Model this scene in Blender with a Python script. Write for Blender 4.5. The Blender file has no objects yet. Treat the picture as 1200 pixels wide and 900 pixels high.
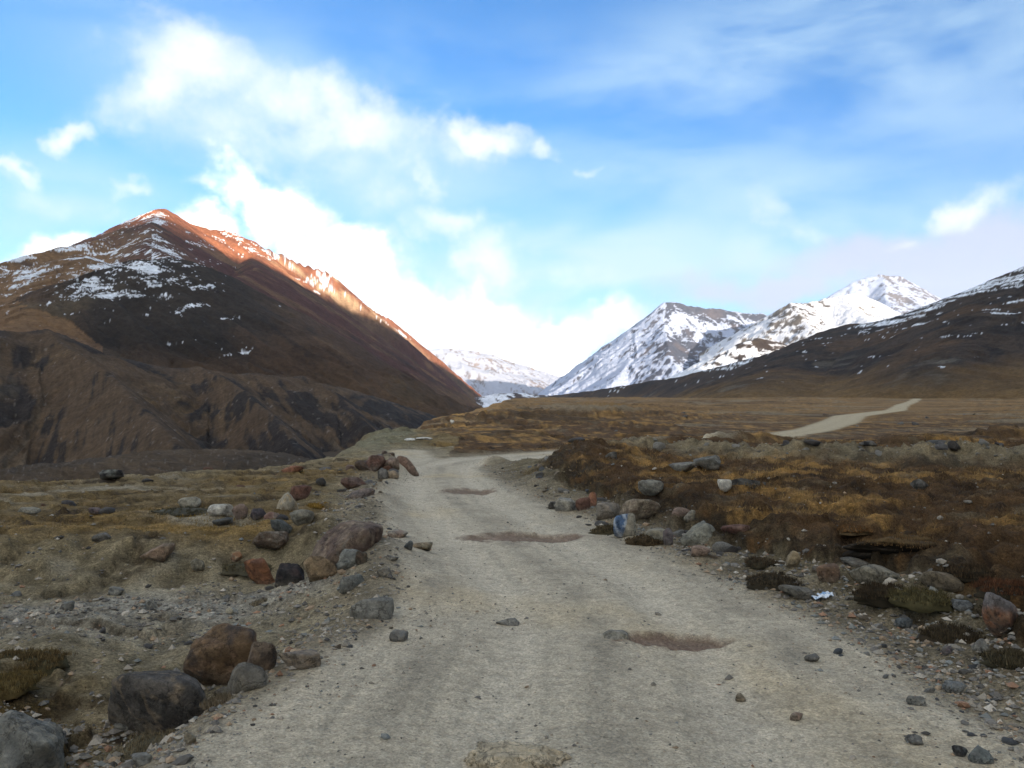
import bpy, math, random
import numpy as np
from mathutils import Vector, Matrix

# ------------------------------------------------------------------ camera, light, exposure
C = bpy.context.scene
COL = C.collection
CAM_H = 2.2
F = 950.0
PITCH = math.atan(30 / 950.0)
cam_d = bpy.data.cameras.new("camera")
cam = bpy.data.objects.new("camera", cam_d)
COL.objects.link(cam)
cam.location = (0, 0, CAM_H)
cam.rotation_euler = (math.radians(90) + PITCH, 0, 0)
cam_d.sensor_width = 36
cam_d.lens = F / 1200 * 36
cam_d.clip_start = 0.05
cam_d.clip_end = 60000
C.camera = cam

SUN_AZ = math.radians(148)      # clockwise from the view direction (+y)
SUN_EL = math.radians(9)
SUN_DIR = Vector((math.sin(SUN_AZ) * math.cos(SUN_EL), math.cos(SUN_AZ) * math.cos(SUN_EL), math.sin(SUN_EL)))
sun_d = bpy.data.lights.new("sun", 'SUN')
sun_d.energy = 2.0
sun_d.angle = math.radians(0.5)
sun_d.color = (1.0, 0.85, 0.66)
sun = bpy.data.objects.new("sun", sun_d)
COL.objects.link(sun)
sun.rotation_euler = SUN_DIR.to_track_quat('Z', 'Y').to_euler()

C.view_settings.view_transform = 'Standard'
C.view_settings.look = 'None'
C.view_settings.exposure = 2.75
C.view_settings.gamma = 1.0
C.render.engine = 'CYCLES'
C.cycles.max_bounces = 4
C.cycles.diffuse_bounces = 2
C.cycles.glossy_bounces = 1
C.cycles.volume_bounces = 0
C.cycles.use_denoising = True


def ray(px, py):
    """direction of a photo pixel, scaled so that y = 1: (x, z)"""
    u = (px - 600) / F
    v = (450 - py) / F
    ry = math.cos(PITCH) - v * math.sin(PITCH)
    rz = math.sin(PITCH) + v * math.cos(PITCH)
    return u / ry, rz / ry


def at(px, py, Y):
    a, b = ray(px, py)
    return (a * Y, Y, CAM_H + b * Y)


# ------------------------------------------------------------------ sky with clouds
W = bpy.data.worlds.new("World")
C.world = W
W.use_nodes = True
nt = W.node_tree
nt.nodes.clear()


class NB:
    """tiny node builder"""
    def __init__(s, tree):
        s.t = tree

    def n(s, typ, **kw):
        nd = s.t.nodes.new(typ)
        for k, v in kw.items():
            setattr(nd, k, v)
        return nd

    def link(s, a, b):
        s.t.links.new(a, b)

    def _in(s, nd, i, v):
        if isinstance(v, bpy.types.NodeSocket):
            s.link(v, nd.inputs[i])
        elif v is not None:
            nd.inputs[i].default_value = v

    def m(s, op, a, b=None, c=None, clamp=False):
        nd = s.n('ShaderNodeMath', operation=op, use_clamp=clamp)
        s._in(nd, 0, a); s._in(nd, 1, b); s._in(nd, 2, c)
        return nd.outputs[0]

    def vm(s, op, a, b=None):
        nd = s.n('ShaderNodeVectorMath', operation=op)
        s._in(nd, 0, a); s._in(nd, 1, b)
        return nd.outputs['Value'] if op in ('LENGTH', 'DOT_PRODUCT', 'DISTANCE') else nd.outputs[0]

    def noise(s, vec, scale, detail=6, rough=0.55, dist=0.0, out=0):
        nd = s.n('ShaderNodeTexNoise')
        nd.inputs['Scale'].default_value = scale
        nd.inputs['Detail'].default_value = detail
        nd.inputs['Roughness'].default_value = rough
        nd.inputs['Distortion'].default_value = dist
        if vec is not None:
            s.link(vec, nd.inputs['Vector'])
        return nd.outputs[out]

    def ramp(s, v, a, b, lo=0.0, hi=1.0, smooth=True):
        nd = s.n('ShaderNodeMapRange', interpolation_type='SMOOTHSTEP' if smooth else 'LINEAR')
        s._in(nd, 0, v)
        nd.inputs[1].default_value = a; nd.inputs[2].default_value = b
        nd.inputs[3].default_value = lo; nd.inputs[4].default_value = hi
        return nd.outputs[0]

    def mix(s, fac, a, b, typ='MIX'):
        nd = s.n('ShaderNodeMix', data_type='RGBA', blend_type=typ)
        s._in(nd, 0, fac)
        for i, v in ((6, a), (7, b)):
            if isinstance(v, tuple):
                v = (*v, 1.0) if len(v) == 3 else v
            s._in(nd, i, v)
        return nd.outputs[2]

    def comb(s, x, y, z=0.0):
        nd = s.n('ShaderNodeCombineXYZ')
        s._in(nd, 0, x); s._in(nd, 1, y); s._in(nd, 2, z)
        return nd.outputs[0]


b = NB(nt)
tc = b.n('ShaderNodeTexCoord').outputs['Generated']
sep = b.n('ShaderNodeSeparateXYZ')
b.link(tc, sep.inputs[0])
az = b.m('ARCTAN2', sep.outputs[0], sep.outputs[1])
el = b.m('ARCSINE', sep.outputs[2])
UV0 = b.comb(b.m('MULTIPLY', az, 1000.0), b.m('MULTIPLY', el, 1000.0))
nw = b.noise(tc, 6.0, 7, 0.58, out=1)
warp = b.vm('MULTIPLY', b.vm('SUBTRACT', nw, (0.5, 0.5, 0.5)), (230.0, 170.0, 0.0))
UV = b.vm('ADD', UV0, warp)


def azel(px, py):
    x, z = ray(px, py)
    return math.atan2(x, 1) * 1000, math.atan2(z, math.hypot(x, 1)) * 1000


def blob(uv, px, py, rx, ry, rot=0, w=1.0):
    a, e = azel(px, py)
    mp = b.n('ShaderNodeMapping', vector_type='TEXTURE')
    mp.inputs['Location'].default_value = (a, e, 0)
    mp.inputs['Rotation'].default_value = (0, 0, math.radians(rot))
    mp.inputs['Scale'].default_value = (rx, ry, 1)
    b.link(uv, mp.inputs[0])
    return b.ramp(b.vm('LENGTH', mp.outputs[0]), 1.38, 0.0, 0.0, w)


def union(uv, lst):
    acc = None
    for l in lst:
        v = blob(uv, *l)
        acc = v if acc is None else b.m('MAXIMUM', acc, v)
    return acc


# cumulus, as seen low over the valley (dense) and higher (thin)
DENSE = [
    (330, 238, 100, 50, -15, 1.1), (240, 275, 130, 34, 8, 1.1), (90, 290, 130, 26, 14, 1.05), (170, 262, 60, 24, 10, .9),
    (400, 300, 85, 55, -35, 1.25), (470, 350, 80, 50, -30, 1.35), (560, 390, 110, 62, -10, 1.5),
    (640, 425, 95, 52, 15, 1.5), (700, 388, 42, 34, 25, 1.15), (480, 430, 200, 60, 0, 1.5),
    (600, 450, 150, 36, 0, 1.5),
]
THIN = [
    (525, 262, 75, 32, -15, 1.0), (568, 300, 44, 38, -40, 1.0), (500, 200, 22, 42, 0, 0.9), (430, 290, 60, 40, -20, .7),
    (235, 78, 125, 46, -5, 1.15), (180, 105, 110, 50, 25, 1.0), (290, 150, 240, 75, -12, .62), (480, 330, 190, 60, -35, .6), (620, 300, 140, 50, -20, .5), (300, 175, 95, 40, 0, 0.75),
    (320, 112, 150, 50, -18, 0.95), (440, 135, 170, 46, -12, 1.05), (560, 150, 90, 28, -8, 1.15),
    (84, 163, 34, 20, 0, 1.0), (140, 214, 32, 13, 15, 0.85), (245, 218, 40, 15, 0, .7), (330, 185, 60, 25, 0, .85),
    (15, 203, 60, 13, -10, 0.85), (80, 235, 130, 22, -8, .6), (635, 172, 32, 18, -5, 0.8), (685, 196, 28, 11, 0, 0.7),
    (1135, 245, 60, 28, 30, 1.0), (1060, 290, 44, 14, 5, 0.85), (1170, 215, 40, 20, 20, .6), (930, 262, 90, 26, -25, .6),
]
VEIL = [
    (380, 150, 330, 110, -14, 0.7), (60, 230, 150, 60, 5, 0.5), (900, 60, 420, 90, 12, 0.7),
    (1120, 40, 260, 110, 5, 0.7), (860, 220, 330, 70, -8, 0.5), (700, 310, 260, 90, 5, 0.75),
    (950, 275, 200, 60, 10, 0.75), (1000, 130, 330, 50, -10, 0.5), (560, 60, 200, 40, 0, 0.25),
]
LILAC = [(1010, 305, 170, 40, 4, 1.0), (880, 345, 130, 32, 4, 0.9), (1180, 290, 120, 55, 0, 1.0), (1100, 320, 160, 50, 0, 1.0)]
cov = union(UV, DENSE)
thin = union(UV, THIN)
veil = union(UV0, VEIL)
lil = union(UV, LILAC)
# elsewhere in the sky the same broken cloud goes on
outside = b.ramp(b.vm('LENGTH', b.vm('MULTIPLY', b.vm('SUBTRACT', UV0, (0.0, 200.0, 0.0)), (1 / 760.0, 1 / 560.0, 0.0))), 0.85, 1.25)
gen = b.ramp(b.noise(tc, 1.7, 3, 0.5), 0.36, 0.60, 0.0, 1.1)
cov = b.m('MAXIMUM', cov, b.m('MULTIPLY', gen, outside))
veil = b.m('MAXIMUM', veil, b.m('MULTIPLY', outside, 0.6))
fb = b.noise(tc, 8.5, 12, 0.66, 0.1)
dens = b.ramp(b.m('ADD', cov, b.m('MULTIPLY', b.m('SUBTRACT', fb, 0.5), 2.7)), 0.16, 1.6)
dens = b.m('MULTIPLY', dens, b.ramp(cov, 0.02, 0.2))
# streaked high veil
thn = b.ramp(b.m('ADD', thin, b.m('MULTIPLY', b.m('SUBTRACT', fb, 0.5), 2.3)), 0.12, 1.45, 0.0, 0.93)
thn = b.m('MULTIPLY', thn, b.ramp(thin, 0.02, 0.3))
mpv = b.n('ShaderNodeMapping')
mpv.inputs['Rotation'].default_value = (0, math.radians(18), 0)
mpv.inputs['Scale'].default_value = (2.6, 3.4, 8.5)
b.link(tc, mpv.inputs[0])
st = b.noise(mpv.outputs[0], 1.5, 7, 0.52, 0.25)
low = b.ramp(el, 0.36, 0.04, 0.0, 0.62)
vd = b.m('ADD', b.m('MULTIPLY', b.ramp(st, 0.30, 0.62), b.m('ADD', veil, 0.05)), low, clamp=True)
vd = b.m('MULTIPLY', vd, 0.92)
lild = b.m('MULTIPLY', b.ramp(b.m('ADD', lil, b.m('MULTIPLY', b.m('SUBTRACT', fb, 0.5), 1.3)), 0.1, 0.8), 0.9)

sky = b.n('ShaderNodeTexSky', sky_type='NISHITA')
sky.sun_disc = False
sky.sun_elevation = SUN_EL
sky.sun_rotation = SUN_AZ
sky.altitude = 4000
sky.air_density = 1.0
sky.dust_density = 0.4
sky.ozone_density = 1.0
SKY_GAIN = (0.082, 0.318, 0.50)
skyc = b.mix(1.0, sky.outputs[0], SKY_GAIN, 'MULTIPLY')
CW = 6.6
CV = 1.68
shade = b.noise(tc, 6.0, 5, 0.5)
cwhite = b.mix(b.ramp(shade, 0.32, 0.72), (CW * .225, CW * .222, CW * .225), (CW * 1.04, CW * .91, CW * .72))
col = b.mix(vd, skyc, (CV * .60, CV * .84, CV * 1.0))
col = b.mix(lild, col, (CV * .60, CV * .665, CV * .93))
col = b.mix(thn, col, (CV * 1.06, CV * 1.10, CV * 1.17))
col = b.mix(b.m('MULTIPLY', dens, 0.97), col, cwhite)
bg = b.n('ShaderNodeBackground')
bg.inputs['Strength'].default_value = 0.1
b.link(col, bg.inputs[0])
wo = b.n('ShaderNodeOutputWorld')
b.link(bg.outputs[0], wo.inputs[0])

# ------------------------------------------------------------------ numpy noise
_rs = np.random.RandomState(7)
_P = np.tile(_rs.permutation(256), 3)
_G = np.stack([np.cos(np.arange(16) * math.pi / 8), np.sin(np.arange(16) * math.pi / 8)], 1)
rng = np.random.RandomState(11)
random.seed(5)


def pn(x, y, seed=0):
    x = np.asarray(x, float) + seed * 17.37
    y = np.asarray(y, float) + seed * 9.71
    xi = np.floor(x).astype(int); yi = np.floor(y).astype(int)
    xf = x - xi; yf = y - yi
    xi &= 255; yi &= 255
    u = xf * xf * xf * (xf * (xf * 6 - 15) + 10)
    v = yf * yf * yf * (yf * (yf * 6 - 15) + 10)

    def gr(ix, iy, dx, dy):
        h = _P[_P[ix] + iy] & 15
        g = _G[h]
        return g[..., 0] * dx + g[..., 1] * dy
    a = gr(xi, yi, xf, yf); c = gr(xi + 1, yi, xf - 1, yf)
    d = gr(xi, yi + 1, xf, yf - 1); e = gr(xi + 1, yi + 1, xf - 1, yf - 1)
    return 1.45 * ((a + u * (c - a)) * (1 - v) + (d + u * (e - d)) * v)


def fbm(x, y, o=5, seed=0, g=0.5):
    s = 0; a = 1.0; t = 0; f = 1.0
    for i in range(o):
        s = s + a * pn(x * f, y * f, seed + i * 3); t += a
        a *= g; f *= 2.03
    return s / t


def ridged(x, y, o=5, seed=0, g=0.5):
    s = 0; a = 1.0; t = 0; f = 1.0
    for i in range(o):
        s = s + a * (1 - 2 * np.abs(pn(x * f, y * f, seed + i * 3))); t += a
        a *= g; f *= 2.1
    return s / t


def ss(a, c, t):
    t = np.clip((np.asarray(t, float) - a) / (c - a), 0, 1)
    return t * t * (3 - 2 * t)


def lerp(a, c, t):
    t = np.asarray(t)[..., None] if np.ndim(a) and np.ndim(t) and np.asarray(a).shape[-1] == 3 and np.ndim(t) < max(np.ndim(a), np.ndim(c)) + 1 and np.asarray(t).shape[-1:] != (3,) else t
    return a + (c - a) * t


def mixc(base, colr, w):
    return base + (np.asarray(colr) - base) * np.asarray(w)[:, None]


def poly_dist(x, y, pts):
    """distance to a polyline, the arclength parameter, interpolated extra value and side"""
    best = np.full(x.shape, 1e18); val = np.zeros(x.shape); S = np.zeros(x.shape); side = np.zeros(x.shape)
    acc = 0.0
    for (x0, y0, v0), (x1, y1, v1) in zip(pts[:-1], pts[1:]):
        dx, dy = x1 - x0, y1 - y0
        L2 = dx * dx + dy * dy
        t = np.clip(((x - x0) * dx + (y - y0) * dy) / L2, 0, 1)
        ex = x - x0 - t * dx; ey = y - y0 - t * dy
        d2 = ex * ex + ey * ey
        m = d2 < best
        best = np.where(m, d2, best)
        val = np.where(m, v0 + t * (v1 - v0), val)
        S = np.where(m, acc + t * math.sqrt(L2), S)
        side = np.where(m, np.sign(dx * ey - dy * ex), side)
        acc += math.sqrt(L2)
    return np.sqrt(best), val, S, side


def ridge_env(x, y, pts, k, kr, conc, cs):
    """upper envelope of slopes falling away on both sides of a ridge line"""
    best = np.full(x.shape, -1e18); val = np.zeros(x.shape); dist = np.zeros(x.shape); S = np.zeros(x.shape); side = np.zeros(x.shape)
    acc = 0.0
    for (x0, y0, v0), (x1, y1, v1) in zip(pts[:-1], pts[1:]):
        dx, dy = x1 - x0, y1 - y0
        L2 = dx * dx + dy * dy
        t = np.clip(((x - x0) * dx + (y - y0) * dy) / L2, 0, 1)
        ex = x - x0 - t * dx; ey = y - y0 - t * dy
        d = np.sqrt(ex * ex + ey * ey)
        sd = np.sign(dx * ey - dy * ex)
        v = v0 + t * (v1 - v0)
        h = v - (k if k == kr else np.where(sd > 0, k, kr)) * d * (1 - conc * d / (d + cs))
        m = h > best
        best = np.where(m, h, best); val = np.where(m, v, val); dist = np.where(m, d, dist)
        S = np.where(m, acc + t * math.sqrt(L2), S); side = np.where(m, sd, side)
        acc += math.sqrt(L2)
    return dist, val, S, side


# ------------------------------------------------------------------ the near ground as a height function
ROAD = [(0.4, -30, 2.9), (0.5, 0, 2.9), (0.6, 4, 2.85), (0.75, 6, 2.65), (0.95, 8, 2.3), (0.75, 10, 2.05),
        (-0.3, 15, 1.95), (-1.4, 20, 1.85), (-2.3, 26, 1.6), (-2.7, 31, 1.5), (-1.7, 34.5, 1.7), (0.5, 37.0, 1.5),
        (4, 41, 1.4), (9, 45.5, 1.6), (15.6, 53, 1.3), (26, 70, 1.5), (37, 92, 2.0), (52, 125, 2.2), (85, 180, 2.0),
        (130, 270, 2.0), (188, 380, 2.2), (260, 520, 2.2)]
SPURT = [(-2.7, 31, 1.3), (-4.4, 36, 0.9), (-5.2, 41, 0.8)]
BERM = [(3.6, 36, .5), (5.0, 31.5, .62), (8, 28, .65), (15, 25.5, .75), (25, 23.5, .8), (50, 20, .8)]
ZT_Y = [-400, -60, 0, 30, 60, 100, 200, 350, 500, 900, 3000, 12000]
ZT_Z = [14, 0.6, 0, 0, .3, .85, 2.3, 5.3, 9, 13.5, 20, 30]
EDGE_Y = [-60, 0, 15, 24, 28.6, 31, 42, 60, 84, 150, 209, 400, 900]
EDGE_X = [-90, -45, -26, -15, -12, -9.9, -9.0, -9.2, -8.6, -8.5, -7.2, -3, 30]
XR_Y = [0, 4, 7.5, 9, 10.5, 11.9, 15.8, 20, 25, 30, 34]
XR_X = [4.6, 4.5, 4.55, 4.7, 4.4, 3.5, 2.3, 1.7, 1.2, 1.6, 2.5]
MOUNDS = [  # x, y, rx, ry, h
    (-2.15, 11.6, .75, 1.6, .34), (-2.7, 9.6, .55, .9, .12), (-3.1, 14.5, .9, .8, .22), (-4.6, 14.2, 1.0, .5, .12),
    (-4.3, 27.5, .9, 1.6, .55), (-5.6, 24, 1.2, 1.2, .2), (-7.8, 13.6, 1.5, .7, .16),
    (2.9, 27, 1.8, 4.2, .55), (1.0, 22.5, .7, 2.0, .25), (-0.7, 32.3, .8, .7, .3),
    (-7.3, 50, 2.2, 6, .55), (-3.5, 49, 2.2, 3, .5), (0.5, 50, 2.5, 2.0, .45),
    (-2.0, 8.2, .45, 1.5, .16), (-3.0, 17.5, .5, 2.5, .28), (-3.7, 21.8, .45, 1.8, .22), (12.0, 46.8, 4.5, 1.3, .8), (5.2, 37.6, 2.2, 1.0, .55), (8.6, 41.6, 3.0, 1.2, .7), (4.6, 8.9, .5, .5, .2), (3.6, 9.9, .7, .5, .16),
    (20, 40, 6, 2.5, .5), (34, 52, 8, 3, .7), (9, 66, 7, 5, .7), (12, 112, 14, 8, 1.3), (-2, 90, 7, 12, 1.0),
    (110, 135, 18, 12, 1.4), (20, 190, 22, 14, 1.8), (3, 130, 8, 10, 1.0),
]
HOLES = [  # dug-out hollows in the turf bank: x, y, rx, ry, depth
    (3.85, 13.2, .75, .42, .42), (5.3, 11.4, .75, .45, .4), (6.6, 10.4, .9, .4, .45), (5.6, 9.2, .5, .3, .25), (3.0, 16.3, .6, .5, .2),
]


def road_masks(x, y):
    d, hw, s, side = poly_dist(x, y, ROAD)
    d2, hw2, s2, side2 = poly_dist(x, y, SPURT)
    e = np.minimum(d - hw, d2 - hw2)
    return e, d, hw, s, side


def ground_h(x, y, info=None):
    x = np.asarray(x, float); y = np.asarray(y, float)
    e, d, hw, s, side = road_masks(x, y)
    n1 = fbm(x / 1.1, y / 1.1, 4, 1)
    n2 = fbm(x / 6, y / 6, 4, 5)
    n0 = fbm(x / .28, y / .28, 3, 9)
    z = np.interp(y, ZT_Y, ZT_Z)
    ew = e + 0.28 * n1
    road = 1 - ss(-0.25, 0.45, ew)
    r = np.hypot(x, y)
    far = ss(25, 90, r)
    # rough ground off the road
    hum = np.abs(pn(x / .62, y / .62, 13)) + .6 * np.abs(pn(x / .27, y / .27, 14)) - .45
    s1 = fbm(x / 2.3, y / 1.5, 5, 15, .55); s2 = fbm(x / 9, y / 6, 6, 16, .58)
    st1 = ss(-.025, .025, s1 - .08); st2 = ss(-.02, .02, s2 - .05)
    k1 = 1 - ss(30, 60, r); offr = ss(.35, 1.3, e)
    rough = (0.09 * st1 * k1 + (.06 + .30 * ss(20, 60, r) * (.2 + .8 * ss(1, 10, e))) * st2) * offr - 0.07 * hum * offr * k1
    rough = rough + 0.075 * n1 + 0.11 * n2 + 0.028 * n0 + far * (0.35 * fbm(x / 16, y / 16, 4, 21)) + ss(80, 300, r) * 2.2 * fbm(x / 90, y / 90, 4, 25) * (.15 + .85 * ss(2, 45, e))
    rough = rough * (1 - ss(50, 75, r) * (1 - (.15 + .85 * ss(3, 30, e))))
    z = z + rough * (1 - road * 0.93)
    # ruts and potholes on the road
    across = np.where(side > 0, -d, d)
    rut = -0.045 * np.exp(-((across + .85) / .32) ** 2) - 0.045 * np.exp(-((across - .85) / .32) ** 2)
    z = z + road * (rut * (r < 60) + 0.02 * fbm(x / .5, y / 1.6, 3, 31) + 0.008 * n0)
    for (qx, qy, qa, qb, qh) in ((1.58, 7.85, .50, .30, .045), (.18, 14.1, 1.0, .5, .05), (-1.16, 22.0, .65, .8, .05)):
        q = ((x - qx + .25 * n0 + .12 * n1) / qa) ** 2 + ((y - qy + .25 * n0 + .15 * n1) / qb) ** 2
        z = z - qh * (1 - ss(.55, 1.1, q)) + .3 * qh * np.exp(-((q - 1.35) / .4) ** 2)
    # left: bank down to the gravel track below the road
    left = (x < np.interp(y, [0, 10, 15, 20, 30, 40], [.5, .7, -.3, -1.4, -2.6, -3]))
    dl = np.where(left, ew, -1)
    lowy = 1 - ss(12.4, 13.9, y + 0.9 * fbm(x / 1.5, y / 1.5, 3, 41) + 0.12 * (x + 5))
    low = ss(0.1, 1.15, dl) * lowy
    z = z - 0.52 * low
    # left low part: hummock at the far left
    z = z + 0.22 * np.exp(-((x + 4.9) / .7) ** 2 - ((y - 7.3) / .9) ** 2) + 0.16 * np.exp(-((x + 5.0) / .5) ** 2 - ((y - 8.9) / .7) ** 2)
    # right: steep turf bank
    xr = np.interp(y, XR_Y, XR_X)
    dr = x - xr + 1.25 * fbm(x / 1.5, y / 1.5, 6, 51, .62) + 0.2 * n0
    tf = (1 - ss(30, 36, y)) * ss(-8, 0, y)
    turf = (.55 * ss(0, 0.22, dr) + .45 * ss(.15, 1.0, dr + .5 * fbm(x / .5, y / .5, 4, 53, .6))) * tf
    z = z + turf * (0.34 + 0.22 * fbm(x / .55, y / .55, 4, 57) + 0.12 * fbm(x / 2, y / 2, 3, 58)) + tf * 0.1 * ss(-1.2, 0, dr) * (x > 0)
    # long gravel berm across the turf
    bd, bh, bs, _ = poly_dist(x, y, BERM)
    berm = np.exp(-((bd + .5 * n1 + .5 * fbm(x / 3, y / 3, 3, 64)) / 1.25) ** 2)
    z = z + berm * bh * (0.70 + 0.6 * fbm(x / 1.4, y / 1.4, 5, 61, .6) + .12 * ss(-.04, .04, fbm(x / 1.2, y / .8, 4, 63)))
    for (mx, my, rx, ry, h) in MOUNDS:
        z = z + h * np.exp(-((x - mx) / rx) ** 2 - ((y - my) / ry) ** 2) * (1 + 0.45 * n1) * np.where(ew < -.3, ss(-.9, -.3, ew), 1) if h > .06 else \
            z + h * np.exp(-((x - mx + .1 * n1) / rx) ** 2 - ((y - my + .2 * n1) / ry) ** 2)
    hole = 0
    for (mx, my, rx, ry, h) in HOLES:
        q = np.exp(-(((x - mx + .25 * n1) / rx) ** 2 + ((y - my + .25 * n1) / ry) ** 2) ** 2)
        z = z - h * q
        hole = np.maximum(hole, q)
    # valley edge on the left and the gorge below it
    xe = np.interp(y, EDGE_Y, EDGE_X) + 1.2 * fbm(x / 9, y / 9, 3, 71)
    dg = xe - x
    z = z - ss(0, 25, dg) * np.maximum(np.interp(y, ZT_Y, ZT_Z) - 1, 0)
    z = z - 26 * (1 - np.exp(-np.maximum(dg, 0) / 22.0)) * ss(-4, 3, dg) - 0.3 * ss(-3, 1, dg)
    if info is not None:
        info.update(e=e, ew=ew, road=road, across=across, s=s, low=low, turf=turf, dr=dr, berm=berm, hole=hole, dg=dg, n0=n0,
                    n1=n1, n2=n2, r=r, s1=s1, s2=s2, hum=hum, offr=offr, left=left, lowy=lowy, tf=tf, bd=bd)
    return z


Z0 = float(ground_h(np.array([0.0]), np.array([0.0]))[0])
cam.location.z = CAM_H


def on_ground(px, py):
    a, s = ray(px, py)
    Y = np.geomspace(2.6, 1200, 2600)
    zt = ground_h(a * Y, Y)
    zr = CAM_H + s * Y
    k = np.nonzero(zr < zt)[0]
    if len(k) == 0:
        i = len(Y) - 1
        return a * Y[i], Y[i], zt[i]
    i = k[0]
    return a * Y[i], Y[i], zt[i]


# ------------------------------------------------------------------ object helpers
def tag(o, label=None, cat=None, group=None, kind=None):
    if label: o["label"] = label
    if cat: o["category"] = cat
    if group: o["group"] = group
    if kind: o["kind"] = kind
    return o


def empty(name, loc, rz=0.0):
    o = bpy.data.objects.new(name, None)
    o.empty_display_size = 0.1
    COL.objects.link(o)
    o.location = loc
    o.rotation_euler = (0, 0, rz)
    return o


def mesh_np(name, verts, faces, mat, col=None, smooth=True, parent=None, loc=(0, 0, 0)):
    me = bpy.data.meshes.new(name)
    verts = np.asarray(verts, np.float32)
    faces = np.asarray(faces, np.int32)
    nv = len(verts); nf = len(faces); k = faces.shape[1]
    me.vertices.add(nv)
    me.vertices.foreach_set("co", verts.ravel())
    me.loops.add(nf * k)
    me.loops.foreach_set("vertex_index", faces.ravel())
    me.polygons.add(nf)
    me.polygons.foreach_set("loop_start", np.arange(nf, dtype=np.int32) * k)
    me.update(calc_edges=True)
    me.polygons.foreach_set("use_smooth", np.full(nf, smooth, dtype=bool))
    if col is not None:
        at_ = me.color_attributes.new("Col", 'FLOAT_COLOR', 'POINT')
        c4 = np.ones((nv, 4), np.float32)
        c4[:, :np.asarray(col).shape[1]] = col
        at_.data.foreach_set("color", c4.ravel())
    me.materials.append(mat)
    me.validate()
    o = bpy.data.objects.new(name, me)
    COL.objects.link(o)
    o.location = loc
    if parent: o.parent = parent
    return o


def grid_faces(nr, nc, wrap=False):
    i = np.arange(nr - 1)[:, None]
    j = np.arange(nc if wrap else nc - 1)[None, :]
    a = i * nc + j
    bb = i * nc + (j + 1) % nc
    return np.stack([a, bb, bb + nc, a + nc], -1).reshape(-1, 4)


# ------------------------------------------------------------------ materials
def mat_new(name):
    m = bpy.data.materials.new(name)
    m.use_nodes = True
    m.node_tree.nodes.clear()
    return m, NB(m.node_tree)


def finish(m, nb, color, rough=0.9, bump=None, spec=0.2):
    p = nb.n('ShaderNodeBsdfPrincipled')
    nb._in(p, 0, color)
    nb._in(p, 'Roughness', rough) if False else None
    if isinstance(rough, bpy.types.NodeSocket): nb.link(rough, p.inputs['Roughness'])
    else: p.inputs['Roughness'].default_value = rough
    p.inputs['Specular IOR Level'].default_value = spec
    if bump is not None:
        nb.link(bump, p.inputs['Normal'])
    out = nb.n('ShaderNodeOutputMaterial')
    nb.link(p.outputs[0], out.inputs[0])
    return m


def bumpn(nb, height, dist, strength=1.0, normal=None):
    bn = nb.n('ShaderNodeBump')
    bn.inputs['Strength'].default_value = strength
    bn.inputs['Distance'].default_value = dist
    nb.link(height, bn.inputs['Height'])
    if normal is not None: nb.link(normal, bn.inputs['Normal'])
    return bn.outputs[0]


def vcol(nb):
    a = nb.n('ShaderNodeVertexColor')
    a.layer_name = "Col"
    return a.outputs[0]


def m_ground():
    m, nb = mat_new("soil")
    pos = nb.n('ShaderNodeNewGeometry').outputs['Position']
    v1 = nb.noise(pos, 60, 5, 0.65)
    v2 = nb.noise(pos, 9, 5, 0.6)
    vor = nb.n('ShaderNodeTexVoronoi'); vor.inputs['Scale'].default_value = 42
    nb.link(pos, vor.inputs['Vector'])
    grit = nb.n('ShaderNodeSeparateColor'); nb.link(vor.outputs['Color'], grit.inputs[0])
    f = nb.m('MULTIPLY', nb.ramp(v1, 0.28, 0.72, 0.66, 1.36, False), nb.ramp(v2, 0.3, 0.7, 0.82, 1.18, False))
    f = nb.m('MULTIPLY', f, nb.ramp(grit.outputs[0], 0.0, 1.0, 0.84, 1.18, False))
    va = nb.n('ShaderNodeVertexColor'); va.layer_name = "Col"
    v3 = nb.noise(pos, 26, 8, 0.8)
    v5 = nb.noise(pos, 2.2, 7, 0.7)
    g = nb.m('MULTIPLY', nb.ramp(v3, 0.32, 0.66, 0.42, 1.65, False), nb.ramp(v5, 0.35, 0.65, 0.72, 1.28, False))
    g = nb.m('ADD', 1.0, nb.m('MULTIPLY', nb.m('SUBTRACT', g, 1.0), va.outputs[1]))
    f = nb.m('MULTIPLY', f, g)
    c = nb.mix(1.0, va.outputs[0], nb.comb(f, f, f), 'MULTIPLY')
    h = nb.m('ADD', nb.m('MULTIPLY', v1, 0.6), nb.m('MULTIPLY', nb.m('SUBTRACT', 1.0, vor.outputs['Distance']), 0.5))
    n = bumpn(nb, nb.m('ADD', v2, nb.m('MULTIPLY', nb.m('MULTIPLY', v3, va.outputs[1]), 1.2)), 0.07, 0.9)
    n = bumpn(nb, h, 0.014, 0.9, n)
    return finish(m, nb, c, 0.95, n, 0.12)


def m_mountain(scale=1.0, name="mountain_rock", amp=0.25, dist=6.0):
    m, nb = mat_new(name)
    pos = nb.n('ShaderNodeNewGeometry').outputs['Position']
    v1 = nb.noise(pos, 0.12 * scale, 9, 0.75)
    v2 = nb.noise(pos, 0.016 * scale, 6, 0.62)
    f = nb.m('MULTIPLY', nb.ramp(v1, 0.28, 0.72, 1 - amp, 1 + amp, False), nb.ramp(v2, 0.3, 0.7, 1 - amp * .6, 1 + amp * .6, False))
    a = nb.n('ShaderNodeVertexColor'); a.layer_name = "Col"
    c = nb.mix(1.0, a.outputs[0], nb.comb(f, f, f), 'MULTIPLY')
    n = bumpn(nb, nb.m('ADD', v1, nb.m('MULTIPLY', v2, 2.0)), dist / scale, 0.9)
    return finish(m, nb, c, 0.95, n, 0.08)


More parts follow.
